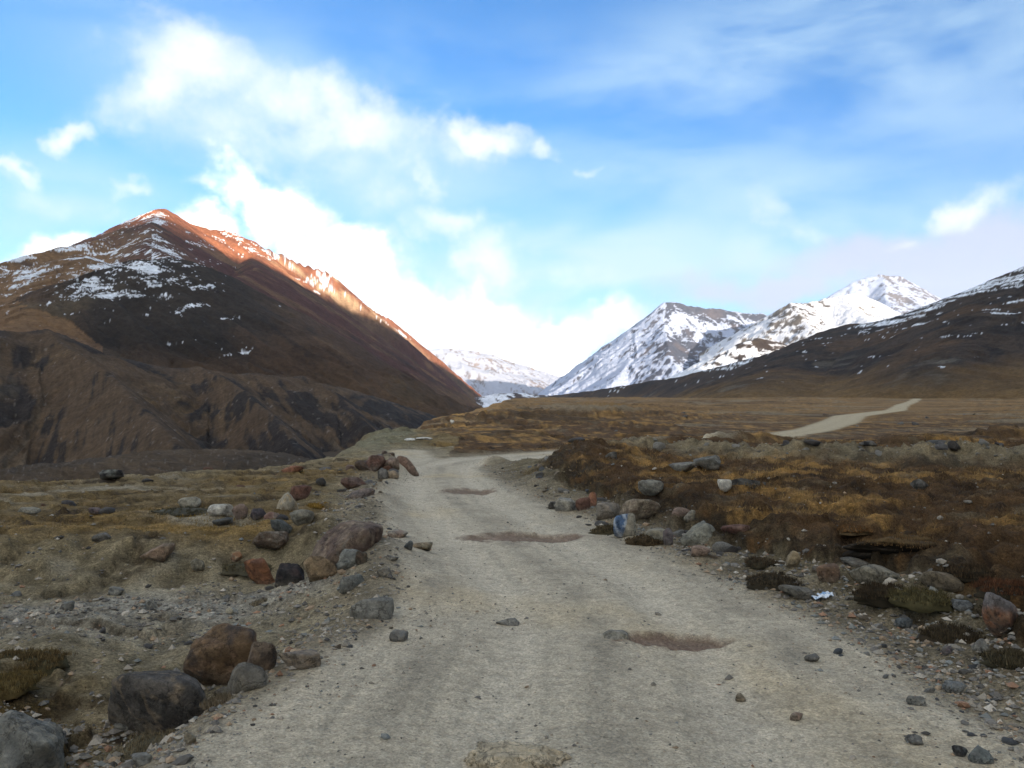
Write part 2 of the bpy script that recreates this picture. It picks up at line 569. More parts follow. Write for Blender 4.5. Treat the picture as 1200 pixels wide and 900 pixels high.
def m_rock(name, use_obj):
    m, nb = mat_new(name)
    t = nb.n('ShaderNodeTexCoord').outputs['Object']
    if use_obj:
        oi = nb.n('ShaderNodeObjectInfo')
        base = oi.outputs['Color']
        t = nb.vm('ADD', t, nb.comb(nb.m('MULTIPLY', oi.outputs['Random'], 37.0), 0.0, 0.0))
    else:
        base = vcol(nb)
    v1 = nb.noise(t, 9, 7, 0.65)
    v2 = nb.noise(t, 45, 5, 0.7)
    v3 = nb.noise(t, 3.2, 4, 0.6, 0.8)
    f = nb.m('MULTIPLY', nb.ramp(v1, 0.3, 0.7, 0.52, 1.38, False), nb.ramp(v2, 0.3, 0.7, 0.72, 1.28, False))
    c = nb.mix(1.0, base, nb.comb(f, f, f), 'MULTIPLY')
    vo = nb.n('ShaderNodeTexVoronoi', feature='DISTANCE_TO_EDGE'); vo.inputs['Scale'].default_value = 3.1
    nb.link(nb.vm('ADD', t, nb.vm('MULTIPLY', nb.noise(t, 5, 5, .7, out=1), (.45, .45, .45))), vo.inputs['Vector'])
    crk = nb.ramp(vo.outputs['Distance'], 0.0, 0.035, 0.55, 1.0)
    c = nb.mix(1.0, c, nb.comb(crk, crk, crk), 'MULTIPLY')
    lich = nb.ramp(v3, 0.57, 0.70, 0, 0.5)
    c = nb.mix(lich, c, (0.20, 0.185, 0.15))
    v4 = nb.noise(t, 130, 3, 0.7)
    n = bumpn(nb, nb.m('ADD', nb.m('MULTIPLY', crk, .5), nb.m('ADD', v1, nb.m('ADD', nb.m('MULTIPLY', v2, 0.5), nb.m('MULTIPLY', v4, 0.2)))), 0.075, 1.0)
    return finish(m, nb, c, 0.82, n, 0.25)


def m_plain(name, colr, rough=0.8, spec=0.2, nscale=20, amp=.2, bumpd=.004):
    m, nb = mat_new(name)
    pos = nb.n('ShaderNodeTexCoord').outputs['Object']
    v = nb.noise(pos, nscale, 4, .6)
    f = nb.ramp(v, .3, .7, 1 - amp, 1 + amp, False)
    c = nb.mix(1.0, (*colr, 1.0), nb.comb(f, f, f), 'MULTIPLY')
    return finish(m, nb, c, rough, bumpn(nb, v, bumpd, .6), spec)


def m_vc(name, rough=0.9, spec=0.1):
    m, nb = mat_new(name)
    pos = nb.n('ShaderNodeNewGeometry').outputs['Position']
    v = nb.noise(pos, 70, 3, .6)
    f = nb.ramp(v, .3, .7, .8, 1.2, False)
    c = nb.mix(1.0, vcol(nb), nb.comb(f, f, f), 'MULTIPLY')
    return finish(m, nb, c, rough, None, spec)


M_GROUND = m_ground()
M_MOUNT = m_mountain(1.0, "mountain_rock", 0.42, 6)
M_HILL = m_mountain(4.0, "hillside_scree", 0.42, 7)
M_SNOWM = m_mountain(0.35, "snowy_rock", 0.10, 7)
M_ROCKV = m_rock("boulder_rock", False)
M_ROCKO = m_rock("field_stone", True)
M_PEBBLE = m_vc("pebble", 0.85, 0.2)
M_GRASS = m_vc("dry_grass", 0.9, 0.1)
M_TURF = m_vc("turf", 0.95, 0.05)

# ------------------------------------------------------------------ ground sheet
def build_ground():
    dense = np.linspace(-38.5, 38.5, 490)
    coarse = np.linspace(42, 318, 60)
    ang = np.radians(np.concatenate([dense, coarse]))
    rr = np.concatenate([[0.3, 1, 1.8], np.geomspace(2.6, 60, 400), np.geomspace(60.7, 900, 215), np.geomspace(950, 14000, 40)])
    A, R = np.meshgrid(ang, rr)
    x = (R * np.sin(A)).ravel(); y = (R * np.cos(A)).ravel()
    I = {}
    z = ground_h(x, y, I)
    nr, nc = R.shape
    # flatten far floor under the mountains
    r = I['r']
    z = np.where(r > 900, np.minimum(z, 10 - 30 * ss(900, 2500, r)), z)
    # colours
    nA = fbm(x / .8, y / .8, 5, 101); nB = fbm(x / 3.5, y / 3.5, 5, 111); nC = fbm(x / .22, y / .22, 3, 121); nD = fbm(x / 14, y / 14, 5, 131)
    nE = fbm(x / 60, y / 60, 4, 141)
    n = len(x)
    base = np.tile(np.array([.165, .145, .10]), (n, 1))                   # olive grey soil
    base = mixc(base, (.12, .095, .055), ss(-.1, .35, nB))
    base = mixc(base, (.23, .215, .175), ss(.1, .5, nA) * .7)
    # left side grass patches beyond the gully
    lg = (I['left'] & (y > 12)).astype(float) * (1 - ss(0, 1, I['road'])) * ss(.5, 2.5, I['e']) * ss(13.0, 14.5, y) * (1 - ss(-6, -1, I['dg']) * .6)
    ochre = ss(-.05, .3, nD + .5 * nB + .25 * nA)
    base = mixc(base, (.115, .082, .035), lg * .7)
    base = mixc(base, (.20, .135, .05), lg * ochre * .9)
    base = mixc(base, (.20, .185, .15), lg * ss(.15, .4, fbm(x / 5, y / 2.2, 4, 151)))
    # left low area: gravel and mossy soil
    lw = I['low']
    base = mixc(base, (.255, .235, .18), lw * ss(-.2, .2, nB) * .8)
    moss = np.exp(-((x + 4.2) / 1.0) ** 2 - ((y - 6.6) / 1.1) ** 2)
    base = mixc(base, (.085, .062, .025), np.clip(moss * (1.2 + nA * 2), 0, 1))
    gv = np.exp(-((x + 5) / 3.6) ** 2 - ((y - 10.9 - .2 * (x + 4)) / 1.0) ** 2)
    base = mixc(base, (.25, .25, .24), np.clip(gv * (1.3 + nA), 0, 1) * .8)
    # right turf
    rt = np.maximum(I['turf'], ss(34, 40, y) * (~I['left'] | (y > 48)) * 1.0) * (1 - I['road'])
    rt = np.maximum(rt, ss(46, 60, r) * (1 - I['road']))
    tc_ = np.tile(np.array([.085, .052, .026]), (n, 1))
    tc_ = mixc(tc_, (.27, .165, .06), ss(.0, .38, nB + .7 * nA + .02))
    tc_ = mixc(tc_, (.15, .125, .085), ss(.12, .4, fbm(x / 1.2 + 4, y / .9, 5, 163, .6)) * .7)
    tc_ = mixc(tc_, (.030, .021, .013), ss(.1, .4, fbm(x / 1.6, y / 1.1, 5, 161)) * .85)
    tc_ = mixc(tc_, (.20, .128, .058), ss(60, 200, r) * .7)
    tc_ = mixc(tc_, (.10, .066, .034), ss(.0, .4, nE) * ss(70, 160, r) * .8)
    tc_ = mixc(tc_, (.055, .04, .025), ss(.12, .4, fbm(x / 22, y / 22, 5, 171)) * ss(40, 80, r) * .75)
    tc_ = mixc(tc_, (.17, .145, .105), ss(.08, .36, fbm(x / 30 + 9, y / 14, 5, 176)) * ss(40, 70, r) * .8)
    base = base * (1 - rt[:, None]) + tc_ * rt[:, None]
    # gravel berm
    edge = np.clip(np.exp(-((I['s1'] - .065) / .045) ** 2) * (1 - ss(30, 60, r)) + np.exp(-((I['s2'] - .035) / .035) ** 2) * .9, 0, 1) * I['offr'] * (1 - ss(250, 500, r))
    base = mixc(base, (.032, .024, .017), edge * np.clip(.55 + 1.2 * fbm(x / 1.9, y / 1.9, 4, 166), 0, 1))
    base = base * (1 - .38 * ss(-.1, .45, I['hum']) * I['offr'] * (1 - ss(20, 50, r)))[:, None]
    bm = np.clip(I['berm'] * 1.35 * (1 + 1.3 * nA), 0, 1) * ss(1.5, 2.5, x)
    base = mixc(base, (.185, .165, .118), bm * .85)
    base = mixc(base, (.05, .045, .038), bm * ss(.1, .3, fbm(x / .9, y / .6, 5, 167, .6)) * .8)
    # bare banks, hollows
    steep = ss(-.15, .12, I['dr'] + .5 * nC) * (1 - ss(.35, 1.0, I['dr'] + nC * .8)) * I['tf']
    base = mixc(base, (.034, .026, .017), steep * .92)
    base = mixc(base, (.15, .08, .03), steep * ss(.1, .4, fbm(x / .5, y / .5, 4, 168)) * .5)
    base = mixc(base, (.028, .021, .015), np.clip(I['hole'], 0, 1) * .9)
    # verges
    vg = (1 - ss(.4, 1.3, I['ew'])) * (1 - I['road']) * (r < 60)
    base = mixc(base, (.205, .185, .145), vg * .8)
    base = mixc(base, (.10, .085, .06), vg * ss(.0, .35, nA) * .6)
    # grey green mound beside the gorge
    gg = np.exp(-((x + 7.6) / 2.2) ** 2 - ((y - 50) / 9) ** 2)
    base = mixc(base, (.12, .118, .085), np.clip(gg * 1.3 * (1 + nA), 0, 1))
    base = mixc(base, (.05, .038, .027), ss(0, 3, I['dg']))
    # road surface
    rc = np.tile(np.array([.37, .335, .27]), (n, 1))
    stretch = fbm(I['across'] / .22, I['s'] / 5.0, 4, 181)
    rc = mixc(rc, (.27, .25, .205), ss(-.05, .45, stretch) * .55)
    rc = mixc(rc, (.40, .325, .205), ss(.1, .45, nB) * .55)
    rc = mixc(rc, (.25, .225, .18), ss(.1, .5, fbm(x / 1.6, y / 1.6, 5, 191)) * .6)
    for a in (-.85, .85):
        rc = mixc(rc, (.43, .395, .33), np.exp(-((I['across'] - a) / .28) ** 2) * .55)
    for a in (0.0, 1.7, -1.6):
        rc = mixc(rc, (.235, .215, .175), np.exp(-((I['across'] - a + .1 * nA) / .22) ** 2) * np.clip(.45 + 1.2 * nA, 0, 1))
    rdf = ss(35, 60, r)
    rc = mixc(rc, (.34, .29, .20), rdf * .8)
    for (px, py, rx, ry, w) in [(790, 748, .50, .30, 1), (612, 628, 1.05, .5, .95), (550, 574, .7, .8, .95)]:
        gx, gy = {790: (1.56, 7.85), 612: (.18, 14.1), 550: (-1.16, 22.0)}[px]
        q = ((x - gx + .25 * I['n0'] + .12 * I['n1']) / rx) ** 2 + ((y - gy + .25 * I['n0'] + .15 * I['n1']) / ry) ** 2
        rc = mixc(rc, (.150, .110, .085), (1 - ss(.7, 1.35, q + .5 * nC)) * w)
        rc = mixc(rc, (.24, .19, .15), (1 - ss(.3, 1.2, q)) * ss(0, .3, fbm(x / .07 + y / .2, y / .5, 3, 193)) * .5)
    base = base * (1 - I['road'][:, None]) + rc * I['road'][:, None]
    base = base * (1 + .34 * fbm(x / .09, y / .09, 3, 122, .7) * (r < 30) * (1 - .7 * I['road']) + .2 * nC * (1 - .4 * I['road']))[:, None]
    base = base * (1 + .28 * (I['left'] * (1 - I['road']) * ss(0, 1, I['e']) * (I['dg'] < 1)))[:, None]
    base = base * (np.array([1.22, 1.10, .92]) + (np.array([1.21, 1.13, 1.01]) - np.array([1.22, 1.10, .92])) * I['road'][:, None])
    base = np.clip(base, .008, .8)
    base = np.concatenate([base, (1 - I['road'] * .85)[:, None]], 1)
    v = np.stack([x, y, z], 1)
    f = grid_faces(nr, nc, wrap=True)
    f = f[:, ::-1]
    cap = len(v)
    o = mesh_np("ground", v, f, M_GROUND, base)
    tag(o, kind='structure')
    return o


build_ground()


# ------------------------------------------------------------------ mountains
def ridge(pts):
    out = []
    for (px, py, Y) in pts:
        x, y, z = at(px, py, Y)
        out.append((x, y, z))
    return out


def densify(pts, jag, step, seed):
    """break a ridge line into short pieces with a jagged height"""
    out = []
    P = np.array(pts)
    L = np.concatenate([[0], np.cumsum(np.hypot(np.diff(P[:, 0]), np.diff(P[:, 1])))])
    n = max(3, int(L[-1] / step))
    t = np.linspace(0, L[-1], n)
    x = np.interp(t, L, P[:, 0]); y = np.interp(t, L, P[:, 1]); z = np.interp(t, L, P[:, 2])
    z = z + jag * fbm(t / (step * 3.1), t * 0 + seed, 4, seed)
    return list(zip(x, y, z))


def mountain(name, label, rows, px0, px1, ncol, ridges, colour, mat, gully=0.10, bump=(40, .05), floor=-30, sm=12.0, diag=None):
    t = np.array([ray(p, 450)[0] for p in np.linspace(px0, px1, ncol)])
    Y = rows
    T, YY = np.meshgrid(t, Y)
    x = (T * YY).ravel(); y = YY.ravel()
    Zs = []; Ss = []; Ds = []; Sd = []; ks = []
    for k, rd in enumerate(ridges):
        pts, kk = rd['pts'], rd['k']
        wx = x + rd.get('warp', 0) * fbm(x / 500, y / 500, 4, 200 + k); wy = y + rd.get('warp', 0) * fbm(x / 500, y / 500, 4, 210 + k)
        kR = rd.get('kr', kk)
        d, zr, S, side = ridge_env(wx, wy, pts, kk, kR, rd.get('conc', 0.0), rd.get('cs', 800.0))
        kcur = np.where(side > 0, kk, kR)
        conc = rd.get('conc', 0.0)
        scale = rd.get('cs', 800.0)
        drop = kcur * d * (1 - conc * d / (d + scale))
        # round the crest a little
        rc = rd.get('round', 8.0)
        drop = np.sqrt(drop ** 2 + rc ** 2) - rc
        Zs.append(zr - drop); Ss.append(S + side * 3000 + k * 7777); Ds.append(d); Sd.append(side)
    Z = np.array(Zs)
    am = Z.argmax(0)
    z = sm * np.log(np.exp((Z - Z.max(0)) / sm).sum(0)) + Z.max(0)
    S = np.take_along_axis(np.array(Ss), am[None], 0)[0]
    D = np.take_along_axis(np.array(Ds), am[None], 0)[0]
    SD = np.take_along_axis(np.array(Sd), am[None], 0)[0]
    sc = bump[0]
    fade = ss(0, sc * 3, D)
    amp = np.clip(D, 0, sc * 12)
    gl = ridged(S / sc + .6 * fbm(x / 300, y / 300, 3, 240), D / (sc * 7), 4, 231)
    if diag is not None:
        S = (x + z / diag) * abs(diag) ** .5 + 14 * fbm(x / 130, y / 130, 4, 243)
        gl = ridged(S / sc, (z + y * .4) / (sc * 5), 5, 231)
    z = z + gully * amp * gl * .5 * fade
    z = z + bump[1] * sc * 4 * fbm(x / (sc * 2.5), y / (sc * 2.5), 6, 221) * (.25 + .75 * fade)
    z = z + bump[1] * sc * 1.2 * ridged(x / (sc * .7), y / (sc * .7), 5, 251, .55)
    z = np.maximum(z, floor)
    I = dict(x=x, y=y, z=z, S=S, D=D, am=am, side=SD, gl=gl, px=600 + F * x / y, shape=T.shape)
    # slope
    zz = z.reshape(T.shape); xx = x.reshape(T.shape); yy = y.reshape(T.shape)
    gy = np.gradient(zz, axis=0) / np.maximum(np.gradient(yy, axis=0), 1e-3)
    gx = np.gradient(zz, axis=1) / np.maximum(np.gradient(xx, axis=1), 1e-3)
    I['gx'] = gx.ravel(); I['gy'] = (gy - gx * (xx / yy)).ravel()
    I['slope'] = np.hypot(I['gx'], I['gy'])
    c = colour(I)
    o = mesh_np(name, np.stack([x, y, z], 1), grid_faces(*T.shape), mat, np.clip(c, .006, .9))
    tag(o, label=label, kind='structure')
    return o, I


def rowset(*seg):
    return np.concatenate([np.geomspace(a, c, n, endpoint=False) for a, c, n in seg])


# --- left mountain
R1 = densify(ridge([(-260, 400, 1300), (-60, 330, 1500), (0, 309, 1680), (45, 297, 1800), (87, 287, 1900), (117, 281, 2000), (130, 279, 2150), (162, 258, 2380), (187, 244, 2500), (192, 244, 2515),
            (212, 255, 2590), (225, 264, 2640), (250, 270, 2720), (267, 270, 2780), (285, 279, 2850), (308, 287, 2920), (334, 300, 3000), (356, 311, 3100), (379, 316, 3200), (393, 327, 3300),
            (413, 345, 3450), (427, 358, 3600), (456, 373, 3900), (478, 392, 4300), (500, 409, 4700)]), 9, 22, 3)
R2 = densify(ridge([(60, 352, 1150), (120, 320, 1260), (160, 305, 1330), (215, 304, 1400), (250, 318, 1450), (300, 345, 1550), (360, 384, 1700), (430, 425, 1900), (500, 460, 2200), (560, 484, 2600), (600, 500, 3000)]), 6, 30, 4)
R2b = densify(ridge([(262, 330, 1480), (300, 318, 2000), (300, 300, 2800)]), 4, 40, 6)
R2c = densify(ridge([(200, 303, 1400), (170, 285, 1900), (188, 250, 2480)]), 6, 40, 8)
R2d = densify(ridge([(95, 300, 1600), (60, 345, 1250), (20, 385, 1000)]), 4, 40, 9)


def col_left(I):
    x, y, z, S, D, am, side, px = (I[k] for k in ('x', 'y', 'z', 'S', 'D', 'am', 'side', 'px'))
    n = len(x)
    a = fbm(x / 160, y / 160, 5, 301); b2 = fbm(x / 45, y / 45, 5, 311); big = fbm(x / 500, y / 500, 3, 331)
    st = fbm(S / 38, (z + .3 * y) / 330, 5, 321, .6)
    c = np.tile(np.array([.082, .054, .036]), (n, 1))
    main = (am == 0) | (am == 3) | (am == 2)
    c = mixc(c, (.062, .031, .028), (main * 1.0) * ss(-.15, .2, big + .5 * st + .15))
    c = mixc(c, (.13, .085, .05), ss(.0, .45, a + .8 * st) * .75)
    c = mixc(c, (.034, .028, .026), ss(.10, .38, st - .3 * a) * .75)
    # red and pale rock high on the right-hand ridge, sunlit strip painted into its colour
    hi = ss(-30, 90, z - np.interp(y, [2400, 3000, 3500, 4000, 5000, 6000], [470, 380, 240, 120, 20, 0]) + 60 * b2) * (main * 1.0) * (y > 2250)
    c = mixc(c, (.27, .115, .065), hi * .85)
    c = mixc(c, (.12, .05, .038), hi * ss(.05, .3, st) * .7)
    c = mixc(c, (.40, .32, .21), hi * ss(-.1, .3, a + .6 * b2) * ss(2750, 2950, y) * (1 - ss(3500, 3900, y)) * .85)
    # brown olive left shoulder
    lf = (am == 0) * (1 - ss(2050, 2350, y)) * 1.0
    lf = np.maximum(lf, ((am == 4) | (am == 3)) * (1 - ss(2050, 2350, y)) * .8 * (1 - ss(120, 200, px)))
    c = mixc(c, (.165, .105, .055), lf * ss(-.6, .0, a + st) * .9)
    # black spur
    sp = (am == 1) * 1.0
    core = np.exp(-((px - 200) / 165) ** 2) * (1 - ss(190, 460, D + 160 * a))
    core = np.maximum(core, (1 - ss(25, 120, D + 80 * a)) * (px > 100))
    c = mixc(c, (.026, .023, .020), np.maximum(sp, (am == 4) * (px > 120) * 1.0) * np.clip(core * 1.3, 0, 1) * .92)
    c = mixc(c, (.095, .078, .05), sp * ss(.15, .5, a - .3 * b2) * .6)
    c = mixc(c, (.10, .068, .04), (1 - ss(20, 90, z + 30 * a)) * .7)
    # snow: patches drawn out along the slope
    wq = 26 * fbm(x / 90, y / 90, 4, 348)
    q = z - .45 * x + wq
    pa = fbm((x + .8 * z) / 75, q / 30, 6, 341, .66)
    fi = fbm(x / 13, z / 8, 4, 343, .6)
    pb = fbm((x + wq) / 48, (z + wq) / 22, 6, 345, .66)
    left = 1 - ss(110, 170, px)
    p = np.full(n, -1.0)
    shoulder = (px < 175) & (y < 2350)
    p = np.where(shoulder, -.05 + 1.0 * pa + .12 * fi + .16 * ss(150, 260, z) - .5 * (1 - ss(70, 150, z)), p)
    p2 = -.10 + .85 * pb + .22 * fi + .34 * np.exp(-((px - 150) / 75) ** 2) * ss(120, 215, z) - .18 * ss(240, 420, px) - .6 * (1 - ss(40, 90, z))
    p = np.where((am == 1) | (am == 4) | (am == 3) & (px >= 175), np.maximum(p2, np.where(shoulder, p, -1)), p)
    
    p = np.where((z > 380) & (px < 215) & (y > 2100), .02 + .7 * pa + .35 * fi + .25 * ss(480, 590, z) - .3 * ss(185, 200, px), p)
    rs = (am == 0) & (y > 2300) & (side < 0)
    cr = ss(2560, 2800, y) * (1 - .55 * ss(3600, 4100, y))
    p = np.where(rs, -.40 + .52 * cr * (1 - ss(60, 330, D + 60 * a)) + .95 * fbm(S / 30, z / 50, 5, 351, .65) + .5 * fi, p)
    p = p + .30 * fbm(x / 7, y / 7 + z / 5, 4, 347, .65)
    snow = ss(.22, .28, p)
    c = c * np.array([1.34, 1.22, 1.12])
    c = c * (1 + .38 * fbm(S / 6.5, (z + .3 * y) / 120, 5, 361, .65) + .25 * fbm(x / 11, y / 11, 4, 363, .65))[:, None]
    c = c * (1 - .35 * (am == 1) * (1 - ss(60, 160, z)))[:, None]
    c = mixc(c, (.78, .80, .84), snow)
    return c


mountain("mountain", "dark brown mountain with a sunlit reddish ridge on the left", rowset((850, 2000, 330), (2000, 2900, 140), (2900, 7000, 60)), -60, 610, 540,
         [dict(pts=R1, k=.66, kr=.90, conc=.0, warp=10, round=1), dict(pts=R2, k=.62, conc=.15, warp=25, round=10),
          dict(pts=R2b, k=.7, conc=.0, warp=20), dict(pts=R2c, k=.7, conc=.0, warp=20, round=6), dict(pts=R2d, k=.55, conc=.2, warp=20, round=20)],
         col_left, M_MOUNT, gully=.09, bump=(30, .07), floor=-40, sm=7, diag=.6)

# --- near hill on the left, gullied face
R3 = densify(ridge([(-350, 350, 330), (-120, 380, 400), (0, 388, 460), (40, 391, 480), (87, 402, 500), (125, 419, 515), (187, 430, 550), (220, 434, 575), (320, 441, 640), (400, 455, 740), (450, 470, 860), (520, 492, 1050), (590, 505, 1400)]), 3, 12, 13)
R3b = densify(ridge([(60, 395, 485), (120, 430, 400), (170, 480, 320), (215, 530, 250)]), 2, 12, 14)
R3c = densify(ridge([(230, 432, 565), (280, 455, 500), (320, 490, 420), (350, 530, 350)]), 2, 12, 15)
R3d = densify(ridge([(350, 446, 680), (400, 470, 640), (430, 500, 560)]), 2, 12, 16)
R3f = densify(ridge([(0, 556, 120), (120, 545, 135), (200, 530, 160), (300, 530, 180)]), 1, 10, 18)


def col_hill(I):
    x, y, z, S, D, am = (I[k] for k in ('x', 'y', 'z', 'S', 'D', 'am'))
    n = len(x)
    a = fbm(x / 40, y / 40, 5, 401); b2 = fbm(x / 9, y / 9, 4, 411); st = fbm(S / 10, (z + y * .3) / 90, 5, 421, .6)
    c = np.tile(np.array([.080, .056, .034]), (n, 1))
    c = mixc(c, (.105, .072, .038), ss(0, .4, a) * .8)
    c = mixc(c, (.026, .023, .021), ss(.0, .3, st + .9 * a - .02 + .25 * (ss(250, 330, I['px']) * (1 - ss(-10, 40, z)))) * .92)
    c = mixc(c, (.125, .11, .078), ss(.15, .42, fbm(S / 14, z / 60, 5, 431)) * ss(30, 90, D) * .6)
    c = mixc(c, (.16, .14, .115), ss(.38, .46, fbm(x / 2.2, z / 2.2, 4, 433)) * .7)
    crest = (am == 0) * (1 - ss(5, 22, D + 10 * b2)) * (1 - ss(150, 420, I['px'])) * 1.0
    c = mixc(c, (.04, .034, .030), crest * ss(-.25, .15, a) * .8)
    c = c * np.array([1.30, 1.24, 1.26])
    c = c * (1 + .4 * fbm(S / 2.2, (z + .3 * y) / 40, 5, 461, .65) + .3 * fbm(x / 2.5, y / 2.5, 4, 463, .65))[:, None]
    low = (am == 4) * 1.0
    c = mixc(c, (.118, .086, .056), low * .6)
    c = mixc(c, (.34, .30, .26), low * ss(.30, .45, fbm(x / .6, y / 1.2, 3, 441)) * .3)
    
    return c


mountain("hillside", "near brown gullied hillside across the gorge on the left", rowset((90, 250, 110), (250, 700, 240), (700, 1600, 60)), -60, 610, 390,
         [dict(pts=R3, k=.55, conc=.1, warp=6, round=3), dict(pts=R3b, k=.95, warp=6, round=2), dict(pts=R3c, k=.95, warp=6, round=2),
          dict(pts=R3d, k=.95, warp=6, round=2), dict(pts=R3f, k=.4, round=4)],
         col_hill, M_HILL, gully=.10, bump=(9, .09), floor=-40, sm=6, diag=.9)

# --- right hillside
R4 = densify(ridge([(1700, 140, 900), (1500, 210, 950), (1300, 278, 1050), (1200, 314, 1120), (1150, 334, 1180), (1100, 353, 1250), (1000, 389, 1450), (900, 416, 1750), (800, 441, 2100), (700, 457, 2700), (640, 465, 3300), (560, 474, 4000)]), 5, 25, 23)
R4b = densify(ridge([(1200, 330, 1120), (1150, 380, 800), (1100, 440, 560)]), 3, 25, 24)
R4c = densify(ridge([(1000, 382, 1450), (930, 430, 950), (880, 462, 640)]), 3, 25, 25)
R4d = densify(ridge([(1500, 210, 950), (1400, 340, 650), (1330, 440, 450)]), 3, 25, 26)


def col_right(I):
    x, y, z, S, D, am = (I[k] for k in ('x', 'y', 'z', 'S', 'D', 'am'))
    n = len(x)
    a = fbm(x / 90, y / 90, 5, 501); b2 = fbm(x / 20, y / 20, 5, 511); st = fbm(S / 14, (x + y) / 220, 5, 521, .6)
    c = np.tile(np.array([.050, .036, .027]), (n, 1))
    c = mixc(c, (.024, .021, .020), ss(-.1, .3, .7 * a + .7 * st) * .85)
    c = mixc(c, (.085, .052, .03), ss(.05, .4, fbm(x / 120, y / 120, 4, 531)) * .7)
    c = mixc(c, (.115, .10, .078), ss(.25, .5, a - .3 * b2) * (1 - ss(30, 90, z)) * .8)
    c = c * 1.15
    c = c * (1 + .45 * fbm(S / 4, (x + y) / 70, 5, 561, .65) + .3 * fbm(x / 6, y / 6, 4, 563, .65))[:, None]
    c = mixc(c, (.17, .105, .045), (1 - ss(10, 46, z + 26 * a)) * .85)
    band = fbm((x + .8 * z) / 38, (z - .12 * x - .04 * y + 5 * a) / 5.0, 6, 541, .68)
    fine = fbm(x / 12, z / 3.5, 4, 543, .6)
    top = (1 - ss(60, 330, D + 90 * a)) * (am == 0)
    p = -.13 + .27 * top * ss(780, 900, I['px']) + 1.05 * band + .22 * fine + .20 * ss(100, 200, z) - .5 * (1 - ss(30, 60, z))
    c = mixc(c, (.78, .80, .84), ss(.22, .28, p))
    sp = ss(.52, .56, fbm(x / 12, y / 26, 4, 551) + .08 * fine) * (z > 25)
    c = mixc(c, (.75, .78, .82), sp)
    return c


mountain("hillside", "dark hillside with thin snow bands rising on the right", rowset((330, 700, 130), (700, 1300, 150), (1300, 4200, 110)), 540, 1330, 430,
         [dict(pts=R4, k=.56, conc=.12, warp=15, round=10), dict(pts=R4b, k=.5, warp=15, round=14), dict(pts=R4c, k=.45, warp=15, round=14), dict(pts=R4d, k=.5, warp=15, round=14)],
         col_right, M_HILL, gully=.06, bump=(20, .07), floor=-40, sm=10, diag=-.5)


# --- snow mountains
def snowcol(rock, warm, thr, seed, snow_c=(.80, .82, .87), rockz=None):
    def f(I):
        x, y, z, S, D, am = (I[k] for k in ('x', 'y', 'z', 'S', 'D', 'am'))
        n = len(x)
        a = fbm(x / 260, y / 260, 5, seed); b2 = fbm(x / 70, y / 70, 5, seed + 1, .6); st = fbm(S / 50, D / 300, 5, seed + 2, .6)
        c = np.tile(np.array(rock), (n, 1))
        c = mixc(c, warm, ss(-.05, .4, a))
        p = thr + .13 + .9 * (I['slope'] - .75) * .45 + .75 * b2 + .55 * st + .35 * a + .3 * fbm(x / 25, y / 25, 4, seed + 3, .6)
        if rockz is not None:
            p = p + rockz(I)
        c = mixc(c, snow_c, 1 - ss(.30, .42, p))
        return c
    return f


D1 = densify(ridge([(630, 470, 5600), (655, 456, 5600), (672, 444, 5650), (700, 424, 5750), (722, 405, 5850), (745, 386, 5950), (768, 366, 6000), (780, 357, 6050), (792, 354, 6100), (806, 359, 6150),
            (830, 361, 6250), (845, 364, 6300), (875, 367, 6350), (893, 368, 6400), (905, 378, 6500), (940, 395, 6600), (990, 410, 6700)]), 20, 35, 33)
D1b = densify(ridge([(780, 358, 6050), (778, 385, 5700), (783, 410, 5300), (800, 440, 4900), (830, 460, 4500)]), 14, 40, 34)
D1c = densify(ridge([(742, 389, 5950), (738, 420, 5500), (720, 450, 5100)]), 10, 40, 35)
D1d = densify(ridge([(845, 365, 6300), (850, 395, 5900), (842, 425, 5500)]), 12, 40, 36)
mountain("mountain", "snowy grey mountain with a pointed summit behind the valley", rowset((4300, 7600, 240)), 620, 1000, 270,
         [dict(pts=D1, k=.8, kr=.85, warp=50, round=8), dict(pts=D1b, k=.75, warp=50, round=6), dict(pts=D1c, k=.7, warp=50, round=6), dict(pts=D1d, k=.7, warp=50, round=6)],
         snowcol((.075, .085, .12), (.12, .11, .13), .15, 601, (.46, .52, .68),  # snow colour blued and darkened to paint in the shade on this peak
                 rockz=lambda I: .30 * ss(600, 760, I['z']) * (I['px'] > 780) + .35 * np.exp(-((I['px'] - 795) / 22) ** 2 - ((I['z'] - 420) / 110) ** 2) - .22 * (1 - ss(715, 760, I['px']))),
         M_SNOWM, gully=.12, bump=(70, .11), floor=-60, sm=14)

D2 = densify(ridge([(840, 440, 4700), (868, 415, 4900), (895, 388, 5100), (915, 366, 5200), (926, 356, 5250), (945, 356, 5350), (972, 350, 5500), (1005, 344, 5600), (1020, 350, 5700), (1045, 366, 5800), (1110, 395, 6000)]), 14, 30, 43)
D2b = densify(ridge([(926, 357, 5250), (950, 385, 4800), (975, 410, 4400)]), 10, 35, 44)
D2c = densify(ridge([(985, 348, 5550), (1010, 370, 5100), (1030, 390, 4700)]), 8, 35, 45)
mountain("mountain", "bright sunlit snow ridge in the middle distance on the right", rowset((3900, 6600, 200)), 820, 1140, 240,
         [dict(pts=D2, k=.7, kr=.75, warp=40, round=8), dict(pts=D2b, k=.6, warp=40, round=6), dict(pts=D2c, k=.55, warp=40, round=6)],
         snowcol((.10, .09, .09), (.17, .14, .10), .05, 621, (.66, .69, .77), rockz=lambda I: .22 * np.exp(-((I['px'] - 925) / 30) ** 2) - .2 * ss(960, 1000, I['px'])),
         M_SNOWM, gully=.14, bump=(55, .10), floor=-60, sm=10)

